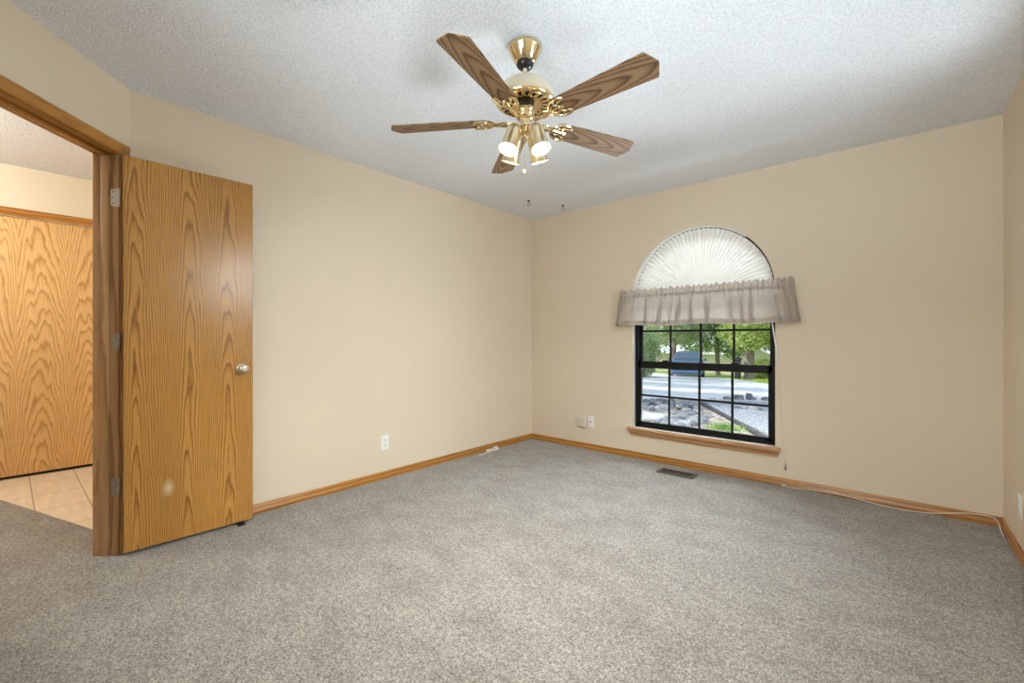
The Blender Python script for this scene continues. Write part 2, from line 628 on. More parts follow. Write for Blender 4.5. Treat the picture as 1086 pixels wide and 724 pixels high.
wall_with_hole(lambda u, v, t: (RW + t, u, v), RY - 0.12, WT, H + 0.02, -2.35, -1.0, 0.85, 2.15, 'wall_right', 'tan painted side wall at the far end of the window wall', 0.12)
XR0 = (DO + ddir * DLEN).x
wall_with_hole(lambda u, v, t: (u, RY - t, v), XR0, RW + 0.12, H + 0.02, 1.75, 3.2, 0.85, 2.15, 'wall_rear', 'tan painted wall behind the photographer', 0.12)


def simple_window(name, frame_pts, label):
    root = empty(name)
    structure(root, label, 'window')
    axis, p, u0, u1, z0, z1 = frame_pts
    def bx(b, a0, a1, w0, w1, d0=-0.03, d1=0.03):
        if axis == 'x':
            b.box(p + d0, p + d1, a0, a1, w0, w1)
        else:
            b.box(a0, a1, p + d0, p + d1, w0, w1)
    b = MB()
    bx(b, u0, u0 + 0.05, z0, z1); bx(b, u1 - 0.05, u1, z0, z1)
    bx(b, u0 + 0.05, u1 - 0.05, z0, z0 + 0.05); bx(b, u0 + 0.05, u1 - 0.05, z1 - 0.05, z1)
    um = (u0 + u1) / 2
    bx(b, um - 0.03, um + 0.03, z0 + 0.05, z1 - 0.05)
    b.build('window_frame', 'white_plastic', root, smooth=False)
    b = MB()
    bx(b, u0 + 0.04, u1 - 0.04, z0 + 0.04, z1 - 0.04, -0.004, 0.004)
    b.build('window_pane', 'glass', root, smooth=False)


simple_window('window_2', ('x', RW + 0.06, -2.35, -1.0, 0.85, 2.15), 'white framed side window letting in daylight')
simple_window('window_3_added', ('y', RY - 0.06, 1.75, 3.2, 0.85, 2.15), 'white framed rear window added to brighten the room')

# angled door wall: local x along the wall, local y into the room
S0, S1, DH = 0.083, 0.702, 2.062
droot = empty('wall_doorway', DO, -DA)
structure(droot, 'angled tan wall section holding the doorway', 'wall')
b = MB()
b.box(0.0, S0 - 0.018, -0.115, 0, 0, H + 0.02)
b.box(S0 - 0.018, S1 + 0.018, -0.115, 0, DH + 0.018, H + 0.02)
b.box(S1 + 0.018, DLEN + 0.0, -0.115, 0, 0, H + 0.02)
b.build('wall_panel', 'wall', droot, smooth=False)
b = MB()
b.box(-0.3, 0.0, -0.115, -0.1, 0, HH)
b.build('corner_panel', 'wall_hall', droot, smooth=False)

# casing and jamb
CAS = [(0, 0), (0.055, 0), (0.055, 0.012), (0.048, 0.017), (0.040, 0.0165), (0.034, 0.012), (0.020, 0.011), (0.012, 0.013), (0.004, 0.012), (0, 0.008)]
jroot = empty('trim_2', DO, -DA)
structure(jroot, 'oak door frame with moulded casing around the doorway', 'door frame')
b = MB()
b.box(S0 - 0.018, S0, -0.118, 0.0, 0.0, DH + 0.018)
b.build('hinge_jamb', 'jamb', jroot, smooth=False)
b = MB()
b.box(S1, S1 + 0.018, -0.118, 0.0, 0.0, DH + 0.018)
b.build('latch_jamb', 'jamb', jroot, smooth=False)
b = MB()
b.box(S0, S1, -0.118, 0.0, DH, DH + 0.018)
b.build('head_jamb', 'jamb_head', jroot, smooth=False)
b = MB()
b.box(S0, S0 + 0.011, -0.078, -0.040, 0.0, DH, 0.0015)
b.build('door_stop_strip', 'jamb', jroot)
b = MB()
b.box(S1 - 0.011, S1, -0.078, -0.040, 0.0, DH, 0.0015)
b.build('door_stop_strip', 'jamb', jroot)
b = MB()
b.box(S0, S1, -0.078, -0.040, DH - 0.011, DH, 0.0015)
b.build('door_stop_strip', 'jamb_head', jroot)
for sgn, y0, nm in ((1, 0.0, 'room'), (-1, -0.118, 'hall')):
    # side casings: u runs outward from the opening
    b = MB()
    b.prism(CAS, lambda u, v, t: (S0 - 0.006 - u, y0 + sgn * v, t), 0.0, DH + 0.006 + 0.055)
    b.build('side_casing', 'jamb', jroot)
    b = MB()
    b.prism(CAS, lambda u, v, t: (S1 + 0.006 + u, y0 + sgn * v, t), 0.0, DH + 0.006 + 0.055)
    b.build('side_casing', 'jamb', jroot)
    b = MB()
    b.prism(CAS, lambda u, v, t: (t, y0 + sgn * v, DH + 0.006 + u), S0 - 0.061, S1 + 0.061)
    b.build('head_casing', 'jamb_head', jroot)

# hall shell
b = MB()
b.box(-2.32, -2.2, -6.2, -2.8, 2.085, HH + 0.02)
b.box(-2.32, -2.2, -6.2, -4.35, 0, 2.085)
b.box(-2.32, -2.2, -3.05, -2.8, 0, 2.085)
structure(b.build('wall_hall', 'wall_hall', smooth=False), 'cream hall wall above the oak closet door', 'wall')
b = MB()
b.box(-2.3, -0.12, -2.92, -2.8, 0, HH + 0.02)
structure(b.build('wall_hall_end', 'wall_hall', smooth=False), 'cream end wall of the hall beside the closet', 'wall')
b = MB()
b.box(-2.3, 1.5, -6.3, -6.2, 0, HH + 0.02)
structure(b.build('wall_hall_far', 'wall_hall', smooth=False), 'cream wall at the far end of the hall', 'wall')
b = MB()
b.box(1.42, 1.5, -6.2, RY - 0.115, 0, HH + 0.02)
structure(b.build('wall_hall_side', 'wall_hall', smooth=False), 'cream hall wall behind the bedroom', 'wall')
b = MB()
b.box(-2.5, -2.4, -6.3, -2.8, 0, HH + 0.02)
structure(b.build('wall_closet', 'wall_hall', smooth=False), 'wall at the back of the hall closet', 'wall')

# closet door in the hall
croot = empty('door_2', (-2.2, -3.6, 0))
structure(croot, 'flat oak veneer closet door in the hall', 'door')
b = MB()
b.box(-0.055, -0.02, -0.75, 0.55, 0.022, 2.083, 0.002)
b.build('door_panel', 'closet', croot)
b = MB()
b.box(-0.11, -0.058, -0.75, 0.55, 0.0, 0.03)
b.build('floor_track', 'rubber', croot, smooth=False)
b = MB()
b.prism([(0, 0), (0.062, 0), (0.062, 0.010), (0.05, 0.016), (0.012, 0.014), (0, 0.010)], lambda u, v, t: (v, t, 2.09 + u), -0.81, 0.61)
b.build('head_casing', 'trim_y', croot)
b = MB()
b.prism([(0, 0), (0.062, 0), (0.062, 0.010), (0.05, 0.016), (0.012, 0.014), (0, 0.010)], lambda u, v, t: (v, 0.55 + u, t), 0.0, 2.15)
b.build('side_casing', 'jamb', croot)
b = MB()
b.prism([(0, 0), (0.062, 0), (0.062, 0.010), (0.05, 0.016), (0.012, 0.014), (0, 0.010)], lambda u, v, t: (v, -0.75 - u, t), 0.0, 2.15)
b.build('side_casing', 'jamb', croot)

# baseboards
BB = [(0, 0), (0.014, 0), (0.014, 0.026), (0.0105, 0.031), (0.0105, 0.043), (0.0065, 0.054), (0, 0.058)]
b = MB()
b.prism(BB, lambda u, v, t: (u, t, v), LY + 0.03, 0.0)
structure(b.build('baseboard_left', 'trim_y'), 'golden oak baseboard along the long tan wall', 'baseboard')
b = MB()
b.prism(BB, lambda u, v, t: (t, -u, v), 0.0, RW)
structure(b.build('baseboard_window', 'trim_x'), 'golden oak baseboard under the arched window', 'baseboard')
b = MB()
b.prism(BB, lambda u, v, t: (RW - u, t, v), RY, 0.0)
structure(b.build('baseboard_right', 'trim_y'), 'golden oak baseboard along the side wall', 'baseboard')
b = MB()
b.prism(BB, lambda u, v, t: (t, RY + u, v), XR0, RW)
structure(b.build('baseboard_rear', 'trim_x'), 'golden oak baseboard along the rear wall', 'baseboard')

# ------------------------------------------------------------------ open bedroom door
door = empty('door_1', (0.12, -3.482, 0.0))
structure(door, 'oak veneer bedroom door standing open against the long wall', 'door')
DROT = R(89.4)
DW = 0.596
leafroot_rot = (0, 0, DROT)
b = MB()
b.box(0.0, DW, 0.0, 0.035, 0.02, 2.05, 0.002, 1)
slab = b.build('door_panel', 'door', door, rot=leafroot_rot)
# knob (both faces)
for sgn, y0 in ((-1, 0.0), (1, 0.035)):
    rotm = Matrix.Rotation(R(90) if sgn < 0 else R(-90), 4, 'X')
    b = MB()
    b.lathe([(0.0, 0.0), (0.031, 0.0), (0.031, 0.003), (0.026, 0.008), (0.016, 0.010), (0.0, 0.010)], seg=32, mat=rotm)
    rose = b.build('knob_rose', 'nickel', door, loc=Matrix.Rotation(DROT, 3, 'Z') @ Vector((DW - 0.06, y0, 0.935)), rot=leafroot_rot)
    b = MB()
    b.lathe([(0.010, 0.008), (0.010, 0.022), (0.016, 0.026), (0.0245, 0.032), (0.027, 0.040), (0.0255, 0.048), (0.019, 0.053), (0.013, 0.054), (0.012, 0.052), (0.0, 0.052)], seg=32, mat=rotm)
    b.build('knob', 'nickel', rose)
# latch plate on the free edge
b = MB()
b.box(DW - 0.0005, DW + 0.0015, 0.006, 0.030, 0.905, 0.965)
b.build('latch_plate', 'steel', door, rot=leafroot_rot, smooth=False)
# hinges: fixed leaf on the jamb, knuckle at the pin
for z, mt in ((1.84, 'white_paint'), (1.098, 'steel'), (0.353, 'steel')):
    rel = Vector((DO.x, DO.y, z)) - Vector(door.location)
    b = MB()
    rc = 0.012
    pts = [(0.001, 0.044), (0.001, -0.044)]
    pts += [(-0.036 + rc + rc * math.cos(R(270 - 22.5 * k)), -0.044 + rc + rc * math.sin(R(270 - 22.5 * k))) for k in range(5)]
    pts += [(-0.036 + rc + rc * math.cos(R(180 - 22.5 * k)), 0.044 - rc + rc * math.sin(R(180 - 22.5 * k))) for k in range(5)]
    b.prism(pts, lambda u, v, t: (t, u, v), S0, S0 + 0.0025)
    hinge = b.build('hinge', mt, door, loc=rel, rot=(0, 0, -DA))
    b = MB()
    b.lathe([(0.0, -0.047), (0.005, -0.047), (0.0062, -0.044), (0.0062, 0.044), (0.005, 0.047), (0.0, 0.047)], seg=16, c=(S0 + 0.004, 0.004, 0))
    b.build('knuckle', mt, hinge)
    for sy, sz in ((-0.024, 0.030), (-0.028, 0.0), (-0.024, -0.030)):
        b = MB()
        b.lathe([(0.0, 0.0), (0.0034, 0.0), (0.0030, 0.0012), (0.0, 0.0012)], seg=12, mat=Matrix.Rotation(R(90), 4, 'Y'), c=(S0 + 0.0025, sy, sz))
        b.build('screw', 'dark_slot' if mt == 'white_paint' else 'steel', hinge)

# rubber wedge under the door
b = MB()
b.prism([(0, 0), (0.09, 0), (0.09, 0.018), (0.0, 0.006)], lambda u, v, t: (0.142 - u, -2.967 + t, v), 0.0, 0.035)
tag(b.build('door_wedge', 'rubber', smooth=False), 'small black rubber wedge under the open oak door', 'door stop')

# ------------------------------------------------------------------ arched window
win = empty('window_1', (WC, 0.1, WZ0))
structure(win, 'black framed double-hung window with arched top', 'window')
def wb(b, x0, x1, y0, y1, z0, z1, bev=0.0015):
    b.box(x0 - WC, x1 - WC, y0 - 0.1, y1 - 0.1, z0 - WZ0, z1 - WZ0, bev, 1)
FX0, FX1 = WX0 + 0.001, WX1 - 0.001
ZB, ZT = WZ0 + 0.001, 1.485
b = MB()
wb(b, FX0, FX0 + 0.030, 0.05, 0.15, ZB, ZT)
wb(b, FX1 - 0.030, FX1, 0.05, 0.15, ZB, ZT)
wb(b, FX0, FX1, 0.05, 0.15, ZB, ZB + 0.022)
wb(b, FX0, FX1, 0.05, 0.15, 1.43, ZT)
for x in (FX0 + 0.030, FX1 - 0.042):
    wb(b, x, x + 0.012, 0.088, 0.094, ZB, ZT)
b.build('frame', 'black_frame', win)
def sash(name, y0, y1, z0, z1, st, rb, rt, zm):
    x0, x1 = FX0 + 0.030, FX1 - 0.030
    b = MB()
    wb(b, x0, x0 + st, y0, y1, z0, z1)
    wb(b, x1 - st, x1, y0, y1, z0, z1)
    wb(b, x0, x1, y0, y1, z0, z0 + rb)
    wb(b, x0, x1, y0, y1, z1 - rt, z1)
    s = b.build(name, 'black_frame', win)
    ym = (y0 + y1) / 2
    gx0, gx1 = x0 + st, x1 - st
    for k in range(1, 4):
        x = gx0 + (gx1 - gx0) * k / 4
        b = MB()
        wb(b, x - 0.009, x + 0.009, ym - 0.008, ym + 0.008, z0 + rb, z1 - rt)
        b.build('muntin', 'black_frame', s)
    b = MB()
    wb(b, gx0, gx1, ym - 0.0085, ym + 0.0085, zm - 0.009, zm + 0.009)
    b.build('muntin', 'black_frame', s)
    b = MB()
    wb(b, gx0 - 0.004, gx1 + 0.004, ym - 0.002, ym + 0.002, z0 + rb - 0.004, z1 - rt + 0.004, 0)
    b.build('pane', 'glass', s, smooth=False)
    return s
sash('lower_sash', 0.058, 0.086, ZB + 0.022, 0.905, 0.027, 0.030, 0.064, 0.585)
sash('upper_sash', 0.096, 0.124, 0.866, 1.43, 0.022, 0.030, 0.03, 1.186)
for x in (1.50, 2.08):
    b = MB()
    wb(b, x - 0.028, x + 0.028, 0.056, 0.090, 0.905, 0.917, 0.003)
    b.build('sash_lock', 'black_frame', win)
# arched fixed light
b = MB()
for k in range(NA):
    a0, a1 = math.pi * k / NA, math.pi * (k + 1) / NA
    def P(a, r, y):
        return (-r * math.cos(a), y - 0.1, WZS + r * math.sin(a) - WZ0)
    r0, r1 = WR - 0.035, WR - 0.001
    b.quad(P(a0, r0, 0.08), P(a1, r0, 0.08), P(a1, r1, 0.08), P(a0, r1, 0.08))
    b.quad(P(a0, r0, 0.15), P(a1, r0, 0.15), P(a1, r1, 0.15), P(a0, r1, 0.15))
    b.quad(P(a0, r0, 0.08), P(a1, r0, 0.08), P(a1, r0, 0.15), P(a0, r0, 0.15))
    b.quad(P(a0, r1, 0.08), P(a1, r1, 0.08), P(a1, r1, 0.15), P(a0, r1, 0.15))
b.build('arch_frame', 'black_frame', win, angle=60)
b = MB()
b.prism([(-(WR - 0.03) * math.cos(math.pi * k / NA), (WR - 0.03) * math.sin(math.pi * k / NA) + WZS - WZ0) for k in range(NA + 1)], lambda u, v, t: (u, t, v), 0.012, 0.016)
b.build('arch_pane', 'glass', win, smooth=False)

# sill: stool and moulded apron
sroot = empty('trim_3', (WC, 0, WZ0))
structure(sroot, 'oak window stool and apron below the black window', 'window sill')
b = MB()
NOSE = [(0.048, -0.001), (-0.034, -0.001), (-0.040, -0.006), (-0.042, -0.013), (-0.040, -0.020), (-0.034, -0.025), (-0.0005, -0.025), (-0.0005, -0.016), (0.048, -0.016)]
b.prism([p for p in NOSE], lambda u, v, t: (t, u, v), WX0 + 0.001 - WC, WX1 - 0.001 - WC)
b.prism([(-0.0005, -0.001)] + NOSE[1:7], lambda u, v, t: (t, u, v), 1.169 - WC, WX0 + 0.001 - WC)
b.prism([(-0.0005, -0.001)] + NOSE[1:7], lambda u, v, t: (t, u, v), WX1 - 0.001 - WC, 2.418 - WC)
b.build('stool', 'sill', sroot)
b = MB()
AP = [(-0.0005, -0.025), (-0.030, -0.025), (-0.030, -0.031), (-0.024, -0.038), (-0.018, -0.050), (-0.013, -0.062), (-0.012, -0.074), (-0.0005, -0.076)]
ends = [(1.178, 2.412), (1.178, 2.412), (1.178, 2.412), (1.183, 2.407), (1.187, 2.402), (1.191, 2.397), (1.194, 2.394), (1.194, 2.394)]
A = [b.bm.verts.new((e[0] - WC, p[0], p[1])) for p, e in zip(AP, ends)]
B = [b.bm.verts.new((e[1] - WC, p[0], p[1])) for p, e in zip(AP, ends)]
for i in range(len(AP)):
    j = (i + 1) % len(AP)
    b.bm.faces.new((A[i], A[j], B[j], B[i]))
b.bm.faces.new(A[::-1]); b.bm.faces.new(B)
b.build('apron', 'sill', sroot)

# pleated fan shade in the arch
shade = empty('pleated_shade', (WC, 0.052, 1.492))
tag(shade, 'white pleated sunburst shade filling the arch above the valance', 'window shade')
b = MB()
NP = 46
SR = WR - 0.016
V = []
for k in range(2 * NP + 1):
    a = math.pi * k / (2 * NP)
    row = []
    for j, q in enumerate((0.03, 0.2, 0.45, 0.72, 1.0)):
        rr = SR * q
        y = (0.013 if k % 2 else -0.013) * (0.12 + 0.88 * q)
        row.append(b.bm.verts.new((-rr * math.cos(a), y, rr * math.sin(a))))
    V.append(row)
for k in range(2 * NP):
    for j in range(4):
        b.bm.faces.new((V[k][j], V[k + 1][j], V[k + 1][j + 1], V[k][j + 1]))
b.build('pleats', 'pleat', shade, smooth=False, normals=False)
b = MB()
b.tube([(-(SR + 0.009) * math.cos(math.pi * k / 60), 0.004, (SR + 0.012) * math.sin(math.pi * k / 60)) for k in range(44)], 0.0055, 6)
b.build('edge_track', 'white_plastic', shade)
b = MB()
b.lathe([(0, 0), (0.022, 0), (0.024, 0.006), (0.0, 0.010)], seg=20, mat=Matrix.Rotation(R(90), 4, 'X'), c=(0, -0.012, 0.012))
b.build('fan_hub', 'white_plastic', shade)
b = MB()
b.box(-SR, SR, -0.012, 0.012, -0.008, 0.004, 0.002)
b.build('bottom_rail', 'white_plastic', shade)

# ------------------------------------------------------------------ valance
val = empty('valance', (WC + 0.008, 0, 1.535))
tag(val, 'gathered taupe fabric valance across the middle of the arched window', 'valance')
rnd = random.Random(3)
gath = [(rnd.uniform(0, 6.28), f, a) for f, a in ((46, 1.0), (63, 0.8), (29, 0.7))]
pleats = [(c + rnd.uniform(-0.02, 0.02), rnd.uniform(0.010, 0.019), rnd.choice((-1, 1)), rnd.uniform(0.5, 1.0)) for c in
          (-0.93, -0.79, -0.62, -0.42, -0.27, -0.20, -0.05, 0.10, 0.20, 0.38, 0.47, 0.60, 0.80, 0.90)]
RET = 0.085


def gather(s):
    return sum(a * math.sin(f * s * 2 + p) for p, f, a in gath) / 2.2


def val_point(s, z, off=0.0):
    """s in [-1,1] across the front, beyond it the two returns to the wall; z below the rod."""
    t = min(1.0, max(0.0, (0.0 - z) / 0.30))
    hw = 0.695 + 0.038 * t
    dep = 0.050 + 0.030 * t ** 0.8
    grow = min(1.0, 0.10 + t * 1.5)
    g = gather(s) * 0.012 * max(0.05, 1.0 - t * 3.0)
    if abs(s) <= 1.0:
        x, y = s * hw, -(dep + g)
        for c, sig, sd, am in pleats:
            q = (s - c - sd * 0.02 * t) / sig
            if abs(q) < 4:
                e = q * math.exp(-q * q / 2)
                x -= 0.046 * am * grow * e
                y += sd * 0.024 * am * grow * e
        y -= 0.007 * grow * math.sin(9 * s + 0.6) + 0.005 * grow * math.sin(23 * s + 2)
        y -= off
        y += 0.010 * max(0.0, (abs(s) - 0.965) / 0.035) ** 2
    else:
        q = (abs(s) - 1.0) / RET
        x = math.copysign(hw + 0.006 * math.sin(q * 3.1) * (1 + t) + off, s)
        y = -(dep - 0.008) * (1.0 - q) * 0.98 - 0.001
    return x, y


def val_mesh(b, z_top, z_bot, nz, off=0.0, wavy=0.0):
    NS = 560
    def fn(u, v):
        s = (-1 - RET) + u * (2 + 2 * RET)
        z = z_top + (z_bot - z_top) * v
        x, y = val_point(s, z, off)
        if wavy and v < 0.5:
            z += (0.5 - v) * 2 * wavy * gather(s + 0.3)
        zz = z + 0.006 * math.sin(7 * s + 1) * max(0, -z - 0.1) / 0.2
        return (x, y, zz)
    b.grid(fn, NS, nz)
b = MB(); val_mesh(b, -0.02, -0.298, 22); b.build('panel', 'valance', val, normals=False, angle=180)
b = MB(); val_mesh(b, -0.258, -0.299, 4, 0.0022); b.build('hem', 'valance', val, normals=False, angle=180)
b = MB(); val_mesh(b, 0.032, -0.042, 12, 0.003, 0.015); b.build('ruffled_header', 'valance', val, normals=False, angle=180)
b = MB()
b.tube([(-0.69, -0.003, -0.01), (-0.69, -0.045, -0.01), (0.69, -0.045, -0.01), (0.69, -0.003, -0.01)], 0.0035, 8)
b.build('curtain_rod', 'white_plastic', val)

# blind cord hanging at the window's far side, with its tassel
cordr = empty('blind_cord', (2.372, -0.02, 1.25))
tag(cordr, 'thin white blind cord hanging down beside the black window', 'cord')
b = MB()
b.tube([(-0.004, -0.022, 0.0), (0.002, -0.018, -0.05), (0.03, -0.012, -0.27), (0.036, 0.0, -0.33)], 0.0045, 8, 2)
b.build('wand', 'white_plastic', cordr)
b = MB()
b.tube([(0.036, 0.0, -0.33), (0.044, 0.012, -0.42), (0.05, 0.014, -0.8), (0.078, 0.015, -1.09)], 0.0016, 6, 2)
b.build('string', 'cord_white', cordr)
b = MB()
b.lathe([(0.0, 0.0), (0.003, -0.001), (0.0045, -0.012), (0.007, -0.034), (0.006, -0.037), (0.0, -0.037)], seg=14, c=(0.079, 0.011, -1.088))
b.build('tassel', 'steel', cordr)

# cable along the baseboard below the window
cab = empty('cable', (2.45, -0.03, 0.0))
tag(cab, 'white cable running along the window wall baseboard to the corner', 'cable')
pts = [(2.449, -0.045), (2.47, -0.034), (2.525, -0.024), (2.60, -0.024), (2.72, -0.021), (2.86, -0.021), (2.94, -0.030), (3.04, -0.043), (3.14, -0.045), (3.26, -0.034), (3.36, -0.022), (3.45, -0.021), (3.515, -0.022), (3.532, -0.045), (3.534, -0.11), (3.536, -0.19)]
zz = [0.012, 0.006, 0.006, 0.012, 0.020, 0.014, 0.006, 0.004, 0.004, 0.012, 0.040, 0.056, 0.055, 0.045, 0.018, 0.004]
b = MB()
b.tube([(p[0] - 2.45, p[1] + 0.03, z) for p, z in zip(pts, zz)], 0.0028, 8, 2)
b.build('wire', 'cord_white', cab)
b = MB()
b.lathe([(0.0, -0.014), (0.005, -0.014), (0.0065, -0.008), (0.0065, 0.006), (0.003, 0.014), (0.0, 0.014)], seg=12, mat=Matrix.Rotation(R(80), 4, 'Y'), c=(-0.005, -0.012, 0.014))
b.build('plug', 'white_plastic', cab)

# coil of white cable on the carpet by the long wall
coil = empty('cable_coil', (0.055, -0.70, 0.0))
tag(coil, 'small coil of white cable lying by the long wall baseboard', 'cable')
b = MB()
pts = []
for k in range(64):
    a = 2 * math.pi * k / 21
    rx, ry = 0.026 + 0.004 * math.sin(k * 0.7), 0.085 + 0.012 * math.sin(k * 0.31)
    pts.append((rx * math.cos(a) + 0.004 * math.sin(k * 0.2), ry * math.sin(a), 0.006 + 0.010 * (k / 64) + 0.004 * math.sin(k * 1.3)))
pts += [(0.02, -0.10, 0.006), (0.035, -0.17, 0.004), (0.03, -0.22, 0.004)]
b.tube(pts, 0.0034, 8, 1)
b.build('wire', 'white_plastic', coil)
b = MB()
b.box(-0.022, 0.0, 0.03, 0.085, 0.02, 0.034, 0.003)
b.build('plug', 'white_plastic', coil)


# ------------------------------------------------------------------ wall plates
def duplex_outlet(loc, rz, label):
    """face toward local -y"""
    root = empty('wall_outlet', loc, rz)
    tag(root, label, 'outlet')
    b = MB()
    b.box(-0.036, 0.036, -0.0055, 0.0, -0.0585, 0.0585, 0.003)
    b.build('cover_plate', 'white_plastic', root)
    for z in (0.0195, -0.0195):
        b = MB()
        pts = []
        for k in range(24):
            a = 2 * math.pi * k / 24
            pts.append((max(-0.0145, min(0.0145, 0.0175 * math.cos(a))), z + 0.0145 * math.sin(a)))
        b.prism(pts, lambda u, v, t: (u, -t, v), 0.004, 0.0075)
        f = b.build('receptacle', 'white_plastic', root)
        b = MB()
        b.box(-0.0078, -0.0052, -0.0082, -0.0070, z - 0.001, z + 0.008)
        b.build('slot', 'dark_slot', f, smooth=False)
        b = MB()
        b.box(0.0052, 0.0078, -0.0082, -0.0070, z - 0.001, z + 0.007)
        b.build('slot', 'dark_slot', f, smooth=False)
        b = MB()
        b.lathe([(0.0, 0.0), (0.0027, 0.0), (0.0027, 0.0012), (0.0, 0.0012)], seg=12, mat=Matrix.Rotation(R(90), 4, 'X'), c=(0, -0.0070, z - 0.0075))
        b.build('ground_hole', 'dark_slot', f)
    b = MB()
    b.lathe([(0.0, 0.0), (0.003, 0.0), (0.0025, 0.001), (0.0, 0.001)], seg=12, mat=Matrix.Rotation(R(90), 4, 'X'), c=(0, -0.0054, 0))
    b.build('screw', 'steel', root)
    return root


duplex_outlet((0.0, -1.887, 0.287), R(90), 'white duplex wall outlet low on the long wall right of the door')
duplex_outlet((RW, -0.487, 0.262), R(-90), 'white duplex outlet on the side wall near the corner')

jack = empty('phone_jack', (0.660, 0.0, 0.274))
tag(jack, 'cream surface box phone jack on the window wall', 'wall box')
b = MB()
b.box(-0.047, 0.047, -0.030, 0.0, -0.052, 0.052, 0.006, 3)
b.build('housing', 'cream_plastic', jack)
for x in (-0.018, 0.004, 0.026):
    b = MB()
    b.box(x - 0.0015, x + 0.0015, -0.0315, -0.028, -0.030, 0.028)
    b.build('groove', 'steel', jack, smooth=False)
b = MB()
b.box(-0.036, 0.040, -0.028, -0.004, -0.0545, -0.050, 0.002)
b.build('socket_lip', 'steel', jack)

plate = empty('cable_plate', (0.765, 0.0, 0.279))
tag(plate, 'white cable wall plate with one small dark jack', 'wall plate')
b = MB()
b.box(-0.036, 0.036, -0.0055, 0.0, -0.0585, 0.0585, 0.003)
b.build('cover_plate', 'white_plastic', plate)
b = MB()
b.lathe([(0.0, 0.0), (0.0075, 0.0), (0.0075, 0.003), (0.005, 0.003), (0.005, 0.010), (0.0, 0.010)], seg=6, mat=Matrix.Rotation(R(90), 4, 'X'), c=(-0.004, -0.005, 0.0))
b.build('coax_connector', 'dark_slot', plate)
for z in (0.042, -0.042):
    b = MB()
    b.lathe([(0.0, 0.0), (0.003, 0.0), (0.0025, 0.001), (0.0, 0.001)], seg=12, mat=Matrix.Rotation(R(90), 4, 'X'), c=(0, -0.0054, z))
    b.build('screw', 'steel', plate)

# floor register below the window
reg = empty('floor_register', (1.715, -0.236, 0.0))
tag(reg, 'dark brown metal floor register in the carpet below the window', 'floor vent')
b = MB()
for x0, x1, y0, y1 in ((-0.148, 0.148, -0.068, -0.050), (-0.148, 0.148, 0.050, 0.068), (-0.148, -0.122, -0.05, 0.05), (0.122, 0.148, -0.05, 0.05), (-0.006, 0.006, -0.05, 0.05)):
    b.box(x0, x1, y0, y1, 0.002, 0.009, 0.001, 1)
b.build('frame', 'register', reg)
b = MB()
b.box(-0.125, 0.125, -0.053, 0.053, 0.0005, 0.002)
b.build('duct_opening', 'dark_slot', reg, smooth=False)
for half in (-1, 1):
    for k in range(11):
        x = half * 0.064 + (k - 5) * 0.0100
        b = MB()
        b.box(-0.0014, 0.0014, -0.05, 0.05, -0.003, 0.0035, mat=Matrix.Translation((x, 0, 0.0052)) @ Matrix.Rotation(R(25 * half), 4, 'Y'))
        b.build('louver', 'register', reg, smooth=False)


# swag hooks in the ceiling
def swag_hook(loc, label):
    root = empty('ceiling_hook', loc)
    tag(root, label, 'hook')
    b = MB()
    b.lathe([(0.0, 0.0), (0.013, 0.0), (0.013, -0.004), (0.006, -0.010), (0.005, -0.016), (0.0, -0.016)], seg=18)
    b.build('base', 'black_metal', root)
    b = MB()
    pts = [(0, 0, -0.012), (0, 0, -0.022)] + [(0.013 * math.sin(R(a)), 0.006 * math.sin(R(a)), -0.036 + 0.013 * math.cos(R(a))) for a in range(0, 271, 22)]
    b.tube(pts, 0.0026, 8)
    b.build('hook_wire', 'black_metal', root)


swag_hook((0.424, -0.583, H), 'small dark ceiling hook nearer the long wall')
swag_hook((0.587, -0.243, H), 'small dark ceiling hook nearer the window wall')

# ------------------------------------------------------------------ ceiling fan
FC = Vector((1.81, -2.325, H))
fan = empty('ceiling_fan', FC)
tag(fan, 'brass and oak five-blade ceiling fan with four lit lamps', 'ceiling fan')
z = lambda zz: zz - H
b = MB()
b.lathe([(0.0, 0.0), (0.073, 0.0), (0.077, -0.006), (0.077, -0.016), (0.074, -0.022), (0.070, -0.028), (0.049, -0.068), (0.044, -0.073), (0.036, -0.075), (0.0, -0.075)], seg=48)
b.build('canopy', 'brass', fan)
b = MB()
b.lathe([(0.0, -0.070), (0.037, -0.071), (0.0395, -0.080), (0.037, -0.090), (0.028, -0.099), (0.012, -0.103), (0.0, -0.103)], seg=36)
b.build('hanger_ball', 'black_metal', fan)
b = MB()
b.lathe([(0.0105, -0.098), (0.0105, -0.168)], seg=18)
b.lathe([(0.0095, -0.150), (0.017, -0.152), (0.017, -0.166), (0.0, -0.168)], seg=18)
b.build('downrod', 'cream', fan)
b = MB()
b.lathe([(0.0, -0.158), (0.03, -0.159), (0.07, -0.166), (0.098, -0.178), (0.117, -0.195), (0.127, -0.215), (0.130, -0.238), (0.126, -0.246), (0.0, -0.246)], seg=64)
b.build('motor_housing', 'cream', fan)
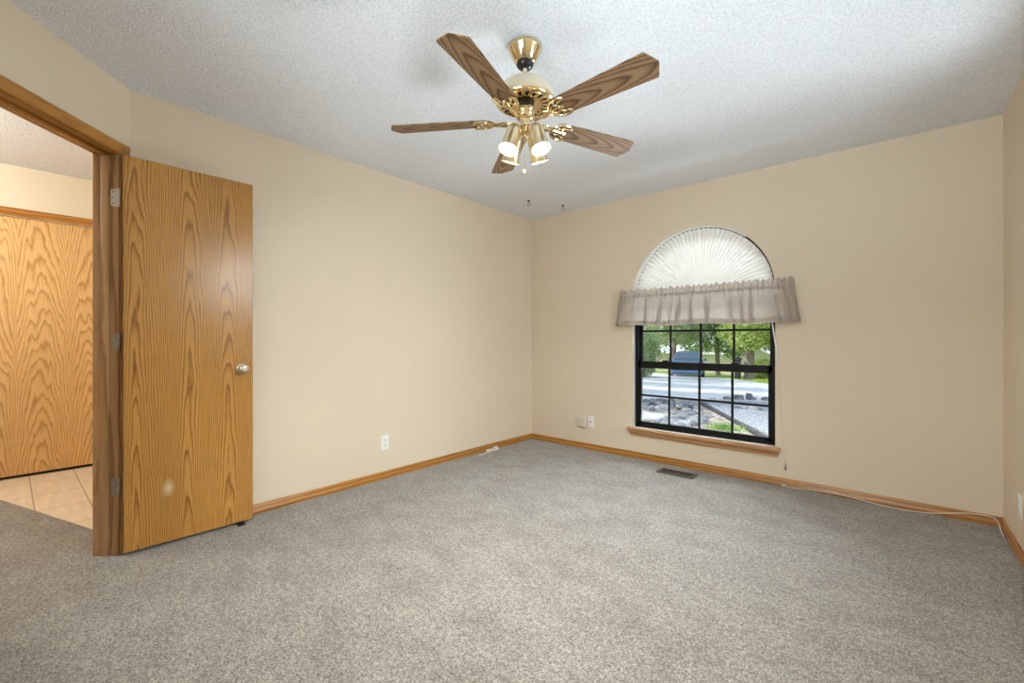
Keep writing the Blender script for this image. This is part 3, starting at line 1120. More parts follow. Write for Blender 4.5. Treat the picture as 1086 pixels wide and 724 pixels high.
# vented brass ring below the motor: rim, spokes, hub
b = MB()
b.lathe([(0.126, -0.243), (0.1335, -0.244), (0.1345, -0.252), (0.131, -0.260), (0.121, -0.264), (0.110, -0.2655), (0.110, -0.262), (0.122, -0.250), (0.126, -0.243)], seg=64)
b.lathe([(0.040, -0.268), (0.078, -0.268), (0.080, -0.266), (0.078, -0.263), (0.040, -0.263), (0.040, -0.268)], seg=48)
NSP = 20
for k in range(NSP):
    a = 2 * math.pi * k / NSP
    mt = Matrix.Rotation(a, 4, 'Z')
    b.box(0.074, 0.116, -0.0088, 0.0088, -0.2680, -0.2635, 0.001, 1, mat=mt)
b.build('vent_ring', 'brass', fan)
b = MB()
b.lathe([(0.125, -0.247), (0.122, -0.252), (0.0, -0.252)], seg=48)
b.build('vent_backing', 'dark_slot', fan)
b = MB()
b.lathe([(0.0, -0.262), (0.040, -0.262), (0.043, -0.270), (0.041, -0.284), (0.036, -0.290), (0.0, -0.290)], seg=40)
b.build('flywheel_hub', 'black_metal', fan)
b = MB()
b.lathe([(0.0, -0.284), (0.046, -0.286), (0.049, -0.291), (0.046, -0.296), (0.043, -0.310), (0.040, -0.326), (0.034, -0.332), (0.024, -0.336), (0.022, -0.350), (0.030, -0.356), (0.031, -0.368), (0.024, -0.376), (0.020, -0.392), (0.014, -0.400), (0.008, -0.404), (0.006, -0.410), (0.0, -0.412)], seg=40)
b.build('switch_housing', 'brass', fan)


def blade_outline():
    pts = [(0.158, -0.030), (0.150, -0.016), (0.147, 0.0), (0.150, 0.016), (0.158, 0.030), (0.172, 0.044), (0.192, 0.0515)]
    up = [(0.40, 0.0600), (0.600, 0.0660), (0.608, 0.0635), (0.632, 0.010), (0.635, 0.0)]
    lo = [(x, -y) for x, y in reversed(up[:-1])]
    return pts + up + lo + [(0.192, -0.0515), (0.172, -0.044)]


def chain_bar(b, pts, w, t=0.0045, z0=0.0):
    b.tube([(x, y, z0) for x, y in pts], w, 6, 1)


def bracket_mesh():
    """Scrolled blade iron: stem from the motor and a three-fingered open scroll under the blade root."""
    b = MB()
    # twisted stem
    b.tube([(0.060, 0, -0.004), (0.090, 0, -0.006), (0.120, 0, -0.002), (0.150, 0, 0.0)], [0.010, 0.008, 0.008, 0.009], 8, 1)
    for s in (-1, 1):
        chain_bar(b, [(0.140, 0.0), (0.150, s * 0.022), (0.166, s * 0.040), (0.190, s * 0.051), (0.222, s * 0.050), (0.238, s * 0.041)], 0.0062)
        chain_bar(b, [(0.238, s * 0.041), (0.232, s * 0.032), (0.216, s * 0.030), (0.200, s * 0.026), (0.192, s * 0.014), (0.196, 0.0)], 0.0050)
        chain_bar(b, [(0.150, s * 0.008), (0.168, s * 0.022), (0.184, s * 0.022), (0.196, s * 0.010)], 0.0045)
        chain_bar(b, [(0.084, s * 0.008), (0.098, s * 0.020), (0.118, s * 0.018), (0.138, s * 0.008)], 0.0042)
    chain_bar(b, [(0.145, 0.0), (0.170, 0.0), (0.200, 0.0), (0.222, 0.0)], 0.0062)
    return b


BLADE_Z = -0.346
PITCH = R(-12)
seed_blade = None
for i, ang in enumerate((-74, -2, 70, 142, -146.5)):
    rot = Matrix.Rotation(R(ang), 4, 'Z') @ Matrix.Translation((0, 0, BLADE_Z)) @ Matrix.Rotation(PITCH, 4, 'X')
    if i == 0:
        b = MB()
        b.prism(blade_outline(), lambda u, v, t: (u, v, t), 0.004, 0.010)
        bmesh.ops.bevel(b.bm, geom=[e for e in b.bm.edges if e.calc_face_angle(0) > 1.2], offset=0.0015, segments=1, affect='EDGES')
        bl = b.build('blade', 'blade', fan)
        br = bracket_mesh().build('blade_bracket', 'brass', bl)
        screws = []
        for sx, sy in ((0.190, 0.040), (0.190, -0.040), (0.214, 0.0)):
            b = MB()
            b.lathe([(0.0, -0.010), (0.004, -0.009), (0.005, -0.006), (0.005, 0.004), (0.0, 0.004)], seg=12, c=(sx, sy, 0))
            b.build('screw', 'brass_dull', bl)
        seed_blade = bl
    else:
        bl = copy_tree(seed_blade, fan)
    bl.matrix_local = rot

# lamps
lamp_seed = None
CAMAZ = math.degrees(math.atan2(-1.55, 1.273))
for i, az in enumerate((CAMAZ + 45, CAMAZ - 47, CAMAZ + 137, CAMAZ - 137)):
    rot = Matrix.Rotation(R(az), 4, 'Z') @ Matrix.Translation((0.060, 0, -0.384)) @ Matrix.Rotation(R(-20), 4, 'Y')
    if i == 0:
        b = MB()
        prof = [(0.0, 0.008), (0.018, 0.006), (0.028, -0.001), (0.0335, -0.012), (0.035, -0.028), (0.036, -0.080), (0.037, -0.098), (0.041, -0.112), (0.0435, -0.120), (0.0425, -0.1205),
                (0.040, -0.113), (0.0355, -0.098), (0.0345, -0.080), (0.0335, -0.028), (0.030, -0.012), (0.0, 0.002)]
        b.lathe(prof, seg=40)
        lp = b.build('lamp_shade', 'brass_dull', fan)
        b = MB()
        b.tube([(-0.040, 0, 0.006), (-0.024, 0, 0.014), (-0.010, 0, 0.014), (0.0, 0, 0.006)], 0.0075, 10, 2)
        b.build('lamp_arm', 'brass', lp)
        b = MB()
        b.lathe([(0.013, -0.010), (0.013, -0.040), (0.026, -0.070), (0.031, -0.082), (0.031, -0.090), (0.024, -0.096), (0.0, -0.099)], seg=32)
        b.build('bulb', 'bulb', lp)
        lamp_seed = lp
    else:
        lp = copy_tree(lamp_seed, fan)
    lp.matrix_local = rot
b = MB()
p0 = Vector((0.012, -0.018, -0.395))
n = 58
for k in range(n):
    b.lathe([(0.0, 0.0012), (0.0013, 0.0), (0.0, -0.0012)], seg=6, c=p0 + Vector((0, 0, -0.003 * k)))
b.tube([p0, p0 + Vector((0, 0, -0.003 * n))], 0.0006, 5)
ch = b.build('pull_chain', 'brass', fan)
b = MB()
b.lathe([(0.0, 0.004), (0.004, 0.0), (0.007, -0.007), (0.0065, -0.014), (0.003, -0.019), (0.0, -0.020)], seg=16, c=p0 + Vector((0, 0, -0.003 * n)))
b.build('pull_knob', 'brass', ch)

# unseen lamp added to light the hall
hl = empty('hall_fill_lamp', (-1.15, -4.75, HH))
tag(hl, 'unseen round flush lamp added to light the hall', 'ceiling lamp')
b = MB()
b.lathe([(0.0, 0.0), (0.16, 0.0), (0.165, -0.012), (0.155, -0.02), (0.0, -0.02)], seg=32)
b.build('base', 'brass', hl)
b = MB()
b.lathe([(0.145, -0.018), (0.14, -0.045), (0.11, -0.075), (0.06, -0.092), (0.0, -0.097)], seg=32)
b.build('glass_bowl', 'hall_fill_globe', hl)
hld = bpy.data.lights.new('hall_fill', 'POINT')
hld.energy = HALL_FILL_POWER
hld.color = (1.0, 0.95, 0.86)
hld.shadow_soft_size = 0.12
hlo = bpy.data.objects.new('hall_fill_light', hld)
COL.objects.link(hlo)
hlo.location = (0, 0, -0.22)
hlo.parent = hl

# ------------------------------------------------------------------ the yard outside
def gz(y):
    t = max(0.0, min(1.0, (y - 4) / 17))
    return -0.25 - 0.75 * (t * t * (3 - 2 * t)) - 0.065 * max(0.0, y - 21)


def ground_mat(name, stops, scale, detail=5, bmp=0.6, dist=0.03, rough=0.95, second=None):
    m, nt, b, out = new_mat(name)
    v = obj_coord(nt)
    n1 = noise(nt, v, scale, detail, 0.65)
    c = ramp(nt, n1, stops)
    if second:
        c = mixc(nt, 1.0, c, ramp(nt, noise(nt, v, second, 3), [(0.3, (0.78, 0.78, 0.78)), (0.7, (1.1, 1.1, 1.1))]), 'MULTIPLY')
    nt.links.new(c, b.inputs['Base Color'])
    b.inputs['Roughness'].default_value = rough
    b.inputs['Specular IOR Level'].default_value = 0.15
    bump(nt, n1, bmp, dist, b)
    return m


M['soil'] = ground_mat('mulch_soil', [(0.3, (0.10, 0.085, 0.075)), (0.5, (0.26, 0.22, 0.19)), (0.7, (0.46, 0.40, 0.35))], 9.0, second=1.2)
M['lawn'] = ground_mat('lawn_grass', [(0.3, (0.11, 0.19, 0.03)), (0.5, (0.27, 0.38, 0.07)), (0.72, (0.50, 0.56, 0.16))], 5.0, second=0.5)
M['concrete'] = ground_mat('pale_concrete', [(0.3, (0.50, 0.48, 0.46)), (0.6, (0.64, 0.62, 0.60))], 14.0, bmp=0.2, second=0.6)
M['gravel'] = ground_mat('grey_gravel', [(0.32, (0.12, 0.125, 0.14)), (0.5, (0.27, 0.28, 0.30)), (0.66, (0.46, 0.465, 0.48))], 22.0, bmp=0.9, dist=0.04)
M['rock'] = ground_mat('weathered_flagstone', [(0.3, (0.07, 0.074, 0.085)), (0.5, (0.17, 0.175, 0.19)), (0.7, (0.36, 0.345, 0.32))], 6.0, bmp=0.5, dist=0.02, rough=0.85)
M['slab'] = ground_mat('grey_slab', [(0.3, (0.24, 0.245, 0.255)), (0.7, (0.40, 0.40, 0.405))], 5.0, bmp=0.2)
M['timber'] = ground_mat('weathered_timber', [(0.3, (0.03, 0.03, 0.034)), (0.7, (0.085, 0.083, 0.088))], 12.0, bmp=0.4)
M['bark'] = ground_mat('tree_bark', [(0.3, (0.12, 0.095, 0.075)), (0.7, (0.34, 0.285, 0.23))], 9.0, bmp=0.8, dist=0.03)
M['house_wall'] = plain('house_siding', (0.66, 0.60, 0.50), 0.7, var=0.05)
M['house_roof'] = plain('pale_roof', (0.80, 0.78, 0.76), 0.8, var=0.06, vscale=20)
M['house_dark'] = plain('house_window_glass', (0.05, 0.06, 0.07), 0.15)
M['car_paint'] = plain('blue_car_paint', (0.10, 0.17, 0.30), 0.18, 0.3, 0.7)
M['car_glass'] = plain('tinted_car_glass', (0.03, 0.055, 0.07), 0.06, 0.0, 0.8)
M['car_light'] = plain('car_headlamp', (0.75, 0.78, 0.8), 0.15, 0.3)
M['hub'] = plain('wheel_hub_metal', (0.6, 0.6, 0.62), 0.3, 0.9)


def leaf_mat(name, c1, c2, c3, trans=0.42):
    m, nt, b, out = new_mat(name)
    f = noise(nt, obj_coord(nt), 3.2, 4, 0.7)
    c = ramp(nt, f, [(0.3, c1), (0.5, c2), (0.7, c3)])
    nt.links.new(c, b.inputs['Base Color'])
    b.inputs['Roughness'].default_value = 0.5
    b.inputs['Specular IOR Level'].default_value = 0.3
    tl = node(nt, 'ShaderNodeBsdfTranslucent')
    nt.links.new(c, tl.inputs[0])
    mx = node(nt, 'ShaderNodeMixShader')
    mx.inputs[0].default_value = trans
    nt.links.new(b.outputs[0], mx.inputs[1])
    nt.links.new(tl.outputs[0], mx.inputs[2])
    nt.links.new(mx.outputs[0], out.inputs[0])
    return m


M['leaf_mid'] = leaf_mat('green_leaves', (0.05, 0.12, 0.03), (0.16, 0.31, 0.07), (0.48, 0.62, 0.24))
M['leaf_pale'] = leaf_mat('pale_leaves', (0.12, 0.20, 0.07), (0.36, 0.45, 0.22), (0.74, 0.78, 0.52))
M['leaf_yellow'] = leaf_mat('yellow_green_leaves', (0.11, 0.19, 0.03), (0.36, 0.45, 0.10), (0.78, 0.80, 0.40))


def poly_ground(name, poly, mat, dz, label, cat, step=1.0, thick=0.06):
    """Sheet that follows the fall of the yard inside a polygon, with a little thickness."""
    b = MB()
    bm = b.bm
    f = bm.faces.new([bm.verts.new((x, y, 0)) for x, y in poly])
    ys = [p[1] for p in poly]
    y = min(ys) + step
    while y < max(ys):
        geom = bm.verts[:] + bm.edges[:] + bm.faces[:]
        bmesh.ops.bisect_plane(bm, geom=geom, plane_co=(0, y, 0), plane_no=(0, 1, 0))
        y += step
    for v in bm.verts:
        v.co.z = gz(v.co.y) + dz
    ext = bmesh.ops.extrude_face_region(bm, geom=bm.faces[:])
    for v in ext['geom']:
        if isinstance(v, bmesh.types.BMVert):
            v.co.z -= thick
    return structure(b.build(name, mat, smooth=False), label, cat)


poly_ground('ground', [(-60, WT + 0.02), (40, WT + 0.02), (40, 90), (-60, 90)], 'soil', 0.0, 'brown mulch ground of the front yard outside the window', 'ground', 1.0, 0.4)
poly_ground('driveway', [(-14, 3.2), (-4, 4.9), (-1.3, 5.65), (-0.4, 6.75), (0.3, 7.2), (1.2, 7.9), (6.5, 10.0), (14, 12.0), (14, 13.0), (4.0, 15.2), (-1.27, 18.9), (-7.0, 25.5), (-12, 30.5), (-26, 30.5), (-26, 3.2)], 'concrete', 0.025,
            'pale concrete driveway sweeping across the yard outside the window', 'driveway')
poly_ground('path', [(0.05, 5.63), (0.0, 6.55), (0.5, 7.15), (1.3, 7.55), (6.0, 9.3), (9, 9.3), (9, 0.8), (2.98, 0.8), (1.73, 3.19)], 'gravel', 0.02, 'grey gravel path beside the rock bed', 'path')
poly_ground('lawn', [(4.0, 15.25), (14, 13.05), (35, 20), (35, 85), (-55, 85), (-55, 30.6), (-12, 30.6), (-7.0, 25.6), (-1.27, 19.0)], 'lawn', 0.03, 'sunlit green lawn beyond the driveway', 'lawn')

# timber edging between gravel and bed
b = MB()
p, q = Vector((0.02, 5.70, 0)), Vector((2.55, 1.55, 0))
dv = (q - p).normalized()
nv = Vector((-dv.y, dv.x, 0))
L_ = (q - p).length
b.prism([(-0.035, -0.02), (0.035, -0.02), (0.035, 0.055), (0.028, 0.062), (-0.028, 0.062), (-0.035, 0.055)], lambda u, v, t: tuple(p + dv * t + nv * u + Vector((0, 0, -0.25 - 0.02 * max(0, (1 - t / 3)) + v))), 0, L_)
tag(b.build('edging_timber', 'timber'), 'dark landscape timber between the gravel path and the rock bed', 'garden edging')

# flat stones of the rock bed
def stone(rx, ry, rz, seed):
    rr = random.Random(seed)
    bm = bmesh.new()
    n = rr.randint(6, 9)
    ph = rr.uniform(0, 6.28)
    for lv, sc in ((0.0, 0.92), (0.55, 1.0), (1.0, 0.86)):
        for k in range(n):
            a = ph + 2 * math.pi * (k + rr.uniform(-0.25, 0.25)) / n
            q = sc * rr.uniform(0.86, 1.06)
            bm.verts.new((rx * q * math.cos(a), ry * q * math.sin(a), rz * (lv + rr.uniform(-0.08, 0.08))))
    h = bmesh.ops.convex_hull(bm, input=bm.verts[:])
    bmesh.ops.delete(bm, geom=[v for v in bm.verts if not v.link_faces], context='VERTS')
    bmesh.ops.bevel(bm, geom=bm.edges[:], offset=min(rx, ry, rz) * 0.12, segments=1, affect='EDGES')
    o = MB()
    o.bm.free()
    o.bm = bm
    return o


rs = random.Random(11)
placed = []
tries = 0
while len(placed) < 130 and tries < 12000:
    tries += 1
    x, y = rs.uniform(-1.9, 2.2), rs.uniform(2.4, 6.6)
    # keep inside the bed: between the driveway and the timber edging
    side = (x - 0.02) * (-dv.y) + (y - 5.70) * dv.x
    if (Vector((x, y, 0)) - p).dot(nv) > -0.28 and y < 5.6:
        continue
    if y > 5.45 + 0.75 * (x + 1.3) or y > 5.75:
        continue
    if 0.72 < x < 1.9 and y < 4.1:
        continue
    if x < 0.15 and y < 4.15:
        continue
    r = rs.uniform(0.09, 0.21)
    if any((x - a) ** 2 + (y - c) ** 2 < ((r + d) * 0.80) ** 2 for a, c, d in placed):
        continue
    placed.append((x, y, r))
for i, (x, y, r) in enumerate(placed):
    st = stone(r, r * rs.uniform(0.6, 0.9), rs.uniform(0.04, 0.11), i + 40)
    o = st.build('flagstone', 'rock', loc=(x, y, gz(y) - 0.025), rot=(rs.uniform(-0.32, 0.32), rs.uniform(-0.32, 0.32), rs.uniform(0, 6.28)), angle=25)
    tag(o, 'weathered grey flagstone lying in the rock bed outside the window', 'rock', 'flagstones of the rock bed')
for i, (x, y, r, h) in enumerate(((0.10, 7.20, 0.13, 0.16), (0.30, 7.38, 0.16, 0.24), (0.55, 7.55, 0.14, 0.17), (0.47, 7.62, 0.12, 0.30), (0.80, 7.78, 0.17, 0.20), (0.98, 7.90, 0.13, 0.24), (1.20, 8.02, 0.16, 0.15), (-0.18, 7.0, 0.15, 0.08))):
    o = stone(r * 0.75, r * 0.6, h * 0.62, 300 + i).build('boulder', 'rock', loc=(x, y, gz(y) - 0.015), angle=25)
    tag(o, 'rough grey rock in the row along the far side of the gravel path', 'rock', 'rocks along the gravel path')
for i, (x, y, rx, ry, rot, lab) in enumerate(((-0.32, 3.32, 0.58, 0.42, 0.5, 'large flat pale slab at the lower corner of the window view'), (0.42, 3.10, 0.30, 0.24, 1.2, 'flat grey slab beside the large pale slab outside'))):
    o = stone(rx, ry, 0.07, 400 + i).build('stone_slab', 'slab' if i == 0 else 'rock', loc=(x, y, gz(y) - 0.01), rot=(0, 0, rot), angle=25)
    tag(o, lab, 'rock')

# tuft of grass in the bed
b = MB()
rg = random.Random(5)
for k in range(700):
    a, rr = rg.uniform(0, 6.28), abs(rg.gauss(0, 0.5))
    x, y = 1.12 + 0.28 * rr * math.cos(a), 3.28 + 0.24 * rr * math.sin(a)
    h = rg.uniform(0.03, 0.10)
    az, ln = rg.uniform(0, 6.28), rg.uniform(0.0, 0.08)
    dx, dy = math.cos(az), math.sin(az)
    w = 0.006
    z0 = gz(y) - 0.01
    b.quad((x - dy * w, y + dx * w, z0), (x + dy * w, y - dx * w, z0), (x + dx * ln + dy * w * 0.3, y + dy * ln - dx * w * 0.3, z0 + h), (x + dx * ln - dy * w * 0.3, y + dy * ln + dx * w * 0.3, z0 + h))
M['grass'] = leaf_mat('bright_grass', (0.14, 0.24, 0.06), (0.27, 0.42, 0.11), (0.45, 0.58, 0.22))
tag(b.build('grass_tuft', 'grass', smooth=False, normals=False), 'bright green tuft of grass growing in the rock bed', 'grass', kind='stuff')


# trees and shrubs
def leaf_cloud(b, blobs, n, size, rr):
    tot = sum(r[3] * r[4] * r[5] for r in blobs)
    for cx, cy, cz, rx, ry, rz in blobs:
        m = int(n * rx * ry * rz / tot)
        for _ in range(m):
            d = Vector((rr.gauss(0, 1), rr.gauss(0, 1), rr.gauss(0, 1))).normalized()
            q = rr.uniform(0.25, 1.0) ** 0.5
            c = Vector((cx + d.x * rx * q, cy + d.y * ry * q, cz + d.z * rz * q))
            s = size * rr.uniform(0.6, 1.3)
            nrm = (d * 0.7 + Vector((rr.gauss(0, 1), rr.gauss(0, 1), rr.gauss(0, 1) + 0.3)) * 0.8).normalized()
            t = nrm.orthogonal().normalized()
            t = Matrix.Rotation(rr.uniform(0, 6.28), 3, nrm) @ t
            u = nrm.cross(t)
            b.quad(c - t * s, c + u * s * 0.5 + nrm * s * 0.1, c + t * s, c - u * s * 0.5 + nrm * s * 0.1)


def tree(x, y, th, tr, blobs, n, size, leaf, label, seed, name='tree', trunk_label=None):
    rr = random.Random(seed)
    root = empty(name, (x, y, gz(y)))
    tag(root, label, 'tree')
    b = MB()
    lean = rr.uniform(-0.15, 0.15)
    b.tube([(0, 0, -0.1), (0.0, 0, 0.25), (lean * 0.3, 0, th * 0.4), (lean, lean, th)], [tr * 1.5, tr * 1.08, tr, tr * 0.55], 12)
    for k in range(5):
        a = rr.uniform(0, 6.28)
        z0 = th * rr.uniform(0.55, 0.95)
        ln = rr.uniform(1.2, 2.2)
        f = z0 / th
        b.tube([(lean * f, lean * f * 0.5, z0), (lean * f + math.cos(a) * ln * 0.5, math.sin(a) * ln * 0.5, z0 + ln * 0.35), (math.cos(a) * ln, math.sin(a) * ln, z0 + ln * 0.8)], [tr * 0.4, tr * 0.3, tr * 0.12], 7)
    b.build('trunk', 'bark', root)
    b = MB()
    leaf_cloud(b, blobs, n, size, rr)
    b.build('foliage', leaf, root, smooth=False, normals=False)
    return root


def shrub(x, y, blobs, n, size, leaf, label, seed):
    rr = random.Random(seed)
    root = empty('shrub', (x, y, gz(y)))
    tag(root, label, 'shrub')
    b = MB()
    for k in range(5):
        a = 2 * math.pi * k / 5
        b.tube([(0.05 * math.cos(a), 0.05 * math.sin(a), -0.05), (0.2 * math.cos(a), 0.2 * math.sin(a), 0.5), (0.45 * math.cos(a), 0.45 * math.sin(a), 1.0)], [0.035, 0.025, 0.012], 6)
    b.build('stem', 'bark', root)
    b = MB()
    leaf_cloud(b, blobs, n, size, rr)
    b.build('foliage', leaf, root, smooth=False, normals=False)


def crown(r, z0, z1, k, seed):
    rr = random.Random(seed)
    out = [(0, 0, (z0 + z1) / 2, r * 0.8, r * 0.8, (z1 - z0) / 2)]
    for _ in range(k):
        a = rr.uniform(0, 6.28)
        q = rr.uniform(0.45, 0.9) * r
        out.append((q * math.cos(a), q * math.sin(a), rr.uniform(z0 + 0.5, z1 - 0.8), r * 0.42, r * 0.42, r * 0.36))
    return out


# trees seen through the window
tree(-7.05, 31.3, 4.5, 0.17, crown(3.0, 1.75, 8.0, 12, 1), 15000, 0.10, 'leaf_mid', 'green tree with a slim grey trunk before the pale house', 21)
tree(-2.95, 22.6, 4.2, 0.23, [(0.9, 0, 3.6, 2.0, 2.4, 2.0), (-0.1, -0.4, 2.2, 0.9, 1.0, 0.7), (1.5, -0.2, 2.3, 1.2, 1.2, 0.8), (0.3, -1.2, 2.1, 1.0, 1.0, 0.5), (-0.3, 0.8, 2.6, 1.6, 1.4, 0.9)], 14000, 0.085, 'leaf_yellow',
     'yellow-green tree with the thick brown trunk at the lawn edge', 22)
tree(-2.35, 25.6, 3.0, 0.085, crown(1.6, 1.9, 4.6, 6, 3), 3500, 0.11, 'leaf_yellow', 'young slim tree just beyond the thick trunk', 23)
tree(-8.8, 27.2, 4.0, 0.16, crown(3.0, 1.9, 7.0, 10, 4), 12000, 0.10, 'leaf_pale', 'pale green tree standing behind the blue car', 24)
tree(-15.5, 33.5, 5.0, 0.22, crown(3.6, 1.2, 9.0, 10, 5), 7000, 0.17, 'leaf_mid', 'broad green tree far behind the pale shrubs', 25)
tree(-2.4, 34.0, 5.0, 0.22, crown(3.2, 1.6, 9.0, 10, 6), 7000, 0.17, 'leaf_mid', 'broad green tree far behind the thick brown trunk', 26)
tree(4.4, 36.0, 5.0, 0.22, crown(3.2, 1.0, 9.0, 10, 7), 6000, 0.17, 'leaf_pale', 'broad pale tree beyond the lawn at the far side', 27)
tree(-21.0, 52.0, 6.0, 0.25, crown(4.8, 0.8, 11.0, 10, 8), 6000, 0.24, 'leaf_pale', 'tall pale tree behind the distant house', 28)
tree(-10.0, 57.0, 6.0, 0.25, crown(5.2, 0.8, 12.0, 10, 9), 6000, 0.24, 'leaf_mid', 'tall green tree directly behind the distant house', 29)
tree(1.0, 52.0, 6.0, 0.25, crown(5.0, 0.8, 12.0, 10, 10), 6000, 0.24, 'leaf_yellow', 'tall yellow-green tree at the far end of the lawn', 30)
tree(8.0, 27.0, 4.6, 0.2, crown(3.2, 1.6, 8.0, 10, 14), 6000, 0.14, 'leaf_mid', 'green tree standing alone on the open side of the lawn', 51)
tree(13.5, 33.0, 5.0, 0.22, crown(3.6, 1.4, 9.0, 10, 15), 5000, 0.17, 'leaf_yellow', 'yellow-green tree at the far open side of the lawn', 52)
# yard trees whose shade falls on the bed and driveway
tree(-7.6, 4.9, 4.6, 0.22, crown(2.7, 3.2, 8.0, 12, 11), 4600, 0.16, 'leaf_mid', 'yard tree west of the rock bed shading the flagstones', 31)
tree(-8.6, 10.6, 4.8, 0.24, crown(2.8, 3.4, 8.5, 12, 12), 2600, 0.17, 'leaf_mid', 'yard tree west of the driveway near the house', 32)
tree(-12.0, 16.2, 4.8, 0.24, crown(2.9, 3.4, 8.5, 12, 13), 2600, 0.17, 'leaf_mid', 'yard tree west of the driveway near the street', 33)
shrub(-7.35, 19.1, [(0, 0, 1.2, 0.95, 0.9, 1.2), (0.3, -0.2, 1.9, 0.7, 0.7, 0.7), (-0.3, 0, 0.6, 0.9, 0.8, 0.6)], 7000, 0.06, 'leaf_pale', 'tall pale shrub left of the parked blue car', 41)
shrub(-9.9, 18.2, [(0, 0, 1.3, 1.1, 0.9, 1.3), (-0.3, -0.2, 2.1, 0.8, 0.7, 0.7)], 4200, 0.08, 'leaf_pale', 'pale shrub behind the window frame farther from the car', 42)
shrub(-3.1, 26.4, [(0, 0, 0.65, 0.9, 0.7, 0.65), (0.7, 0, 0.5, 0.6, 0.5, 0.5)], 3000, 0.07, 'leaf_yellow', 'low yellow-green shrub behind the thick brown trunk', 43)

# dark post beside the thick trunk
post = empty('yard_post', (-3.42, 22.25, gz(22.25)))
tag(post, 'short dark post standing beside the thick brown trunk', 'post')
b = MB(); b.box(-0.13, 0.13, -0.13, 0.13, 0, 1.05, 0.01); b.build('shaft', 'timber', post)
b = MB(); b.box(-0.17, 0.17, -0.17, 0.17, 1.05, 1.12, 0.01); b.prism([(-0.15, 1.12), (0.15, 1.12), (0.0, 1.24)], lambda u, v, t: (u, t, v), -0.15, 0.15); b.build('cap', 'timber', post)

# distant house: two gabled wings with pale roofs
house = empty('house', (-9.7, 42.0, gz(41)))
tag(house, 'pale roofed house behind the slim grey tree trunk', 'house')
def gable(cx, y0, y1, w, eave, ridge):
    b = MB()
    b.prism([(cx - w / 2, 0), (cx + w / 2, 0), (cx + w / 2, eave), (cx, ridge), (cx - w / 2, eave)], lambda u, v, t: (u, t, v), y0, y1)
    wall = b.build('wall', 'house_wall', house, smooth=False)
    b = MB()
    sl = (ridge - eave) / (w / 2)
    e = w / 2 + 0.4
    b.prism([(cx - e, ridge - sl * e), (cx, ridge), (cx + e, ridge - sl * e), (cx + e, ridge - sl * e + 0.14), (cx, ridge + 0.16), (cx - e, ridge - sl * e + 0.14)], lambda u, v, t: (u, t, v), y0 - 0.4, y1 + 0.3)
    b.build('roof', 'house_roof', house, smooth=False)
    return wall
gable(-1.2, 0.0, 6.0, 5.0, 1.9, 3.15)
gable(2.6, -0.8, 6.0, 4.2, 1.8, 2.9)
b = MB()
b.prism([(-0.4, 1.9), (2.8, 2.8), (6.2, 1.9), (6.2, 2.0), (2.8, 2.95), (-0.4, 2.0)], lambda u, v, t: (t, u, v), -7.0, 7.5)
b.build('roof', 'house_roof', house, smooth=False)
b = MB(); b.box(-6.6, 7.0, 0.2, 6.0, 0, 1.95); b.build('wall', 'house_wall', house, smooth=False)
# parked car, nose toward the house
car = empty('car', (-6.45, 23.2, gz(23.2)), R(18))
tag(car, 'blue car parked at the street end of the driveway', 'car')
# local: +y is the rear, -y the nose; x across
def loft(b, sections, seg=None):
    rings = [[b.bm.verts.new(p) for p in s] for s in sections]
    n = len(rings[0])
    for i in range(len(rings) - 1):
        for k in range(n):
            l = (k + 1) % n
            b.bm.faces.new((rings[i][k], rings[i][l], rings[i + 1][l], rings[i + 1][k]))
    b.bm.faces.new(rings[0][::-1]); b.bm.faces.new(rings[-1])
def body_sec(y, w, zb, zt, crownz):
    h = w / 2
    return [(-h * 0.92, y, zb), (h * 0.92, y, zb), (h, y, zb + 0.18), (h, y, zt - 0.16), (h * 0.93, y, zt), (h * 0.55, y, zt + crownz), (-h * 0.55, y, zt + crownz), (-h * 0.93, y, zt), (-h, y, zt - 0.16), (-h, y, zb + 0.18)]
b = MB()
loft(b, [body_sec(-2.20, 1.50, 0.38, 0.66, 0.01), body_sec(-2.12, 1.68, 0.26, 0.74, 0.03), body_sec(-1.75, 1.80, 0.22, 0.86, 0.05), body_sec(-0.95, 1.84, 0.22, 0.97, 0.04), body_sec(0.0, 1.85, 0.22, 0.99, 0.0), body_sec(1.3, 1.84, 0.22, 1.00, 0.0), body_sec(2.0, 1.78, 0.26, 0.99, 0.0), body_sec(2.18, 1.66, 0.36, 0.92, 0.0)])
b.build('body', 'car_paint', car, angle=40)
b = MB()
def cab(y, wb_, wt, zb, zt):
    return [(-wb_ / 2, y, zb), (wb_ / 2, y, zb), (wt / 2, y, zt - 0.05), (wt / 2 - 0.1, y, zt), (-wt / 2 + 0.1, y, zt), (-wt / 2, y, zt - 0.05)]
loft(b, [cab(-0.98, 1.60, 1.55, 0.97, 1.02), cab(-0.30, 1.66, 1.30, 0.97, 1.46), cab(0.1, 1.68, 1.26, 0.97, 1.50), cab(1.2, 1.68, 1.26, 0.97, 1.49), cab(1.75, 1.64, 1.24, 0.97, 1.40), cab(2.12, 1.56, 1.45, 0.93, 1.0)])
b.build('cabin', 'car_paint', car, angle=40)
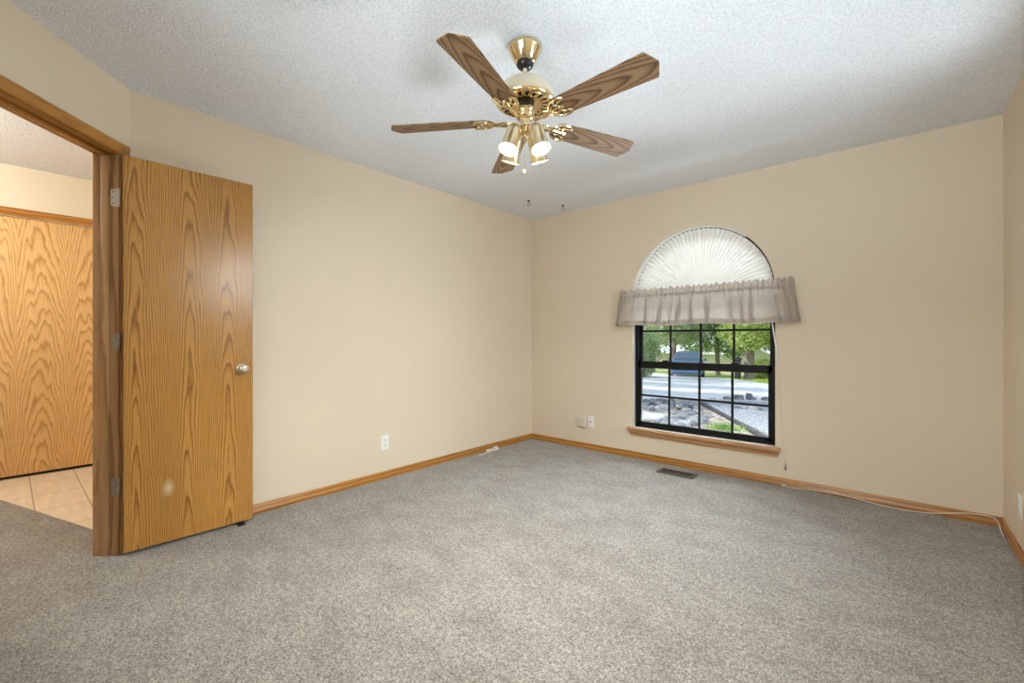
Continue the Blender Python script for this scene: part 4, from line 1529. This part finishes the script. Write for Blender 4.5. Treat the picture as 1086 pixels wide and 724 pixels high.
b = MB()
b.quad((-0.70, -0.935, 1.085), (0.70, -0.935, 1.085), (0.57, -0.395, 1.435), (-0.57, -0.395, 1.435))
ext = bmesh.ops.extrude_face_region(b.bm, geom=b.bm.faces[:])
bmesh.ops.translate(b.bm, vec=(0, 0.02, -0.03), verts=[v for v in ext['geom'] if isinstance(v, bmesh.types.BMVert)])
b.build('windshield', 'car_glass', car, smooth=False)
for sx in (-1, 1):
    for y0, y1 in ((-0.36, 0.42), (0.50, 1.35)):
        b = MB()
        b.quad((sx * 0.848, y0 - 0.22 if y0 < 0 else y0, 1.02), (sx * 0.848, y1, 1.02), (sx * 0.675, y1 - 0.03, 1.41), (sx * 0.675, y0 + 0.02, 1.41))
        b.build('side_window', 'car_glass', car, smooth=False)
    for y in (-1.35, 1.35):
        b = MB()
        b.lathe([(0.0, 0.10), (0.20, 0.11), (0.30, 0.10), (0.325, 0.06), (0.325, -0.08), (0.30, -0.11), (0.0, -0.11)], seg=28, mat=Matrix.Rotation(R(90 * sx), 4, 'Y'), c=(sx * 0.84, y, 0.325))
        wl = b.build('wheel', 'rubber', car)
        b = MB()
        b.lathe([(0.0, 0.125), (0.05, 0.125), (0.18, 0.108), (0.19, 0.10), (0.0, 0.09)], seg=20, mat=Matrix.Rotation(R(90 * sx), 4, 'Y'), c=(sx * 0.84, y, 0.325))
        b.build('hub_cap', 'hub', wl)
    b = MB()
    b.box(sx * 0.62 - 0.15, sx * 0.62 + 0.15, -2.185, -2.0, 0.58, 0.72, 0.03)
    b.build('headlamp', 'car_light', car)
    b = MB()
    b.box(sx * 0.98 - 0.09, sx * 0.98 + 0.09, -0.72, -0.60, 0.99, 1.12, 0.03)
    b.build('side_mirror', 'car_paint', car)
b = MB()
b.box(-0.42, 0.42, -2.205, -2.05, 0.56, 0.68, 0.02)
b.build('grille', 'rubber', car)
b = MB()
b.box(-0.80, 0.80, -2.25, -2.0, 0.32, 0.50, 0.05, 3)
b.build('bumper', 'car_paint', car)
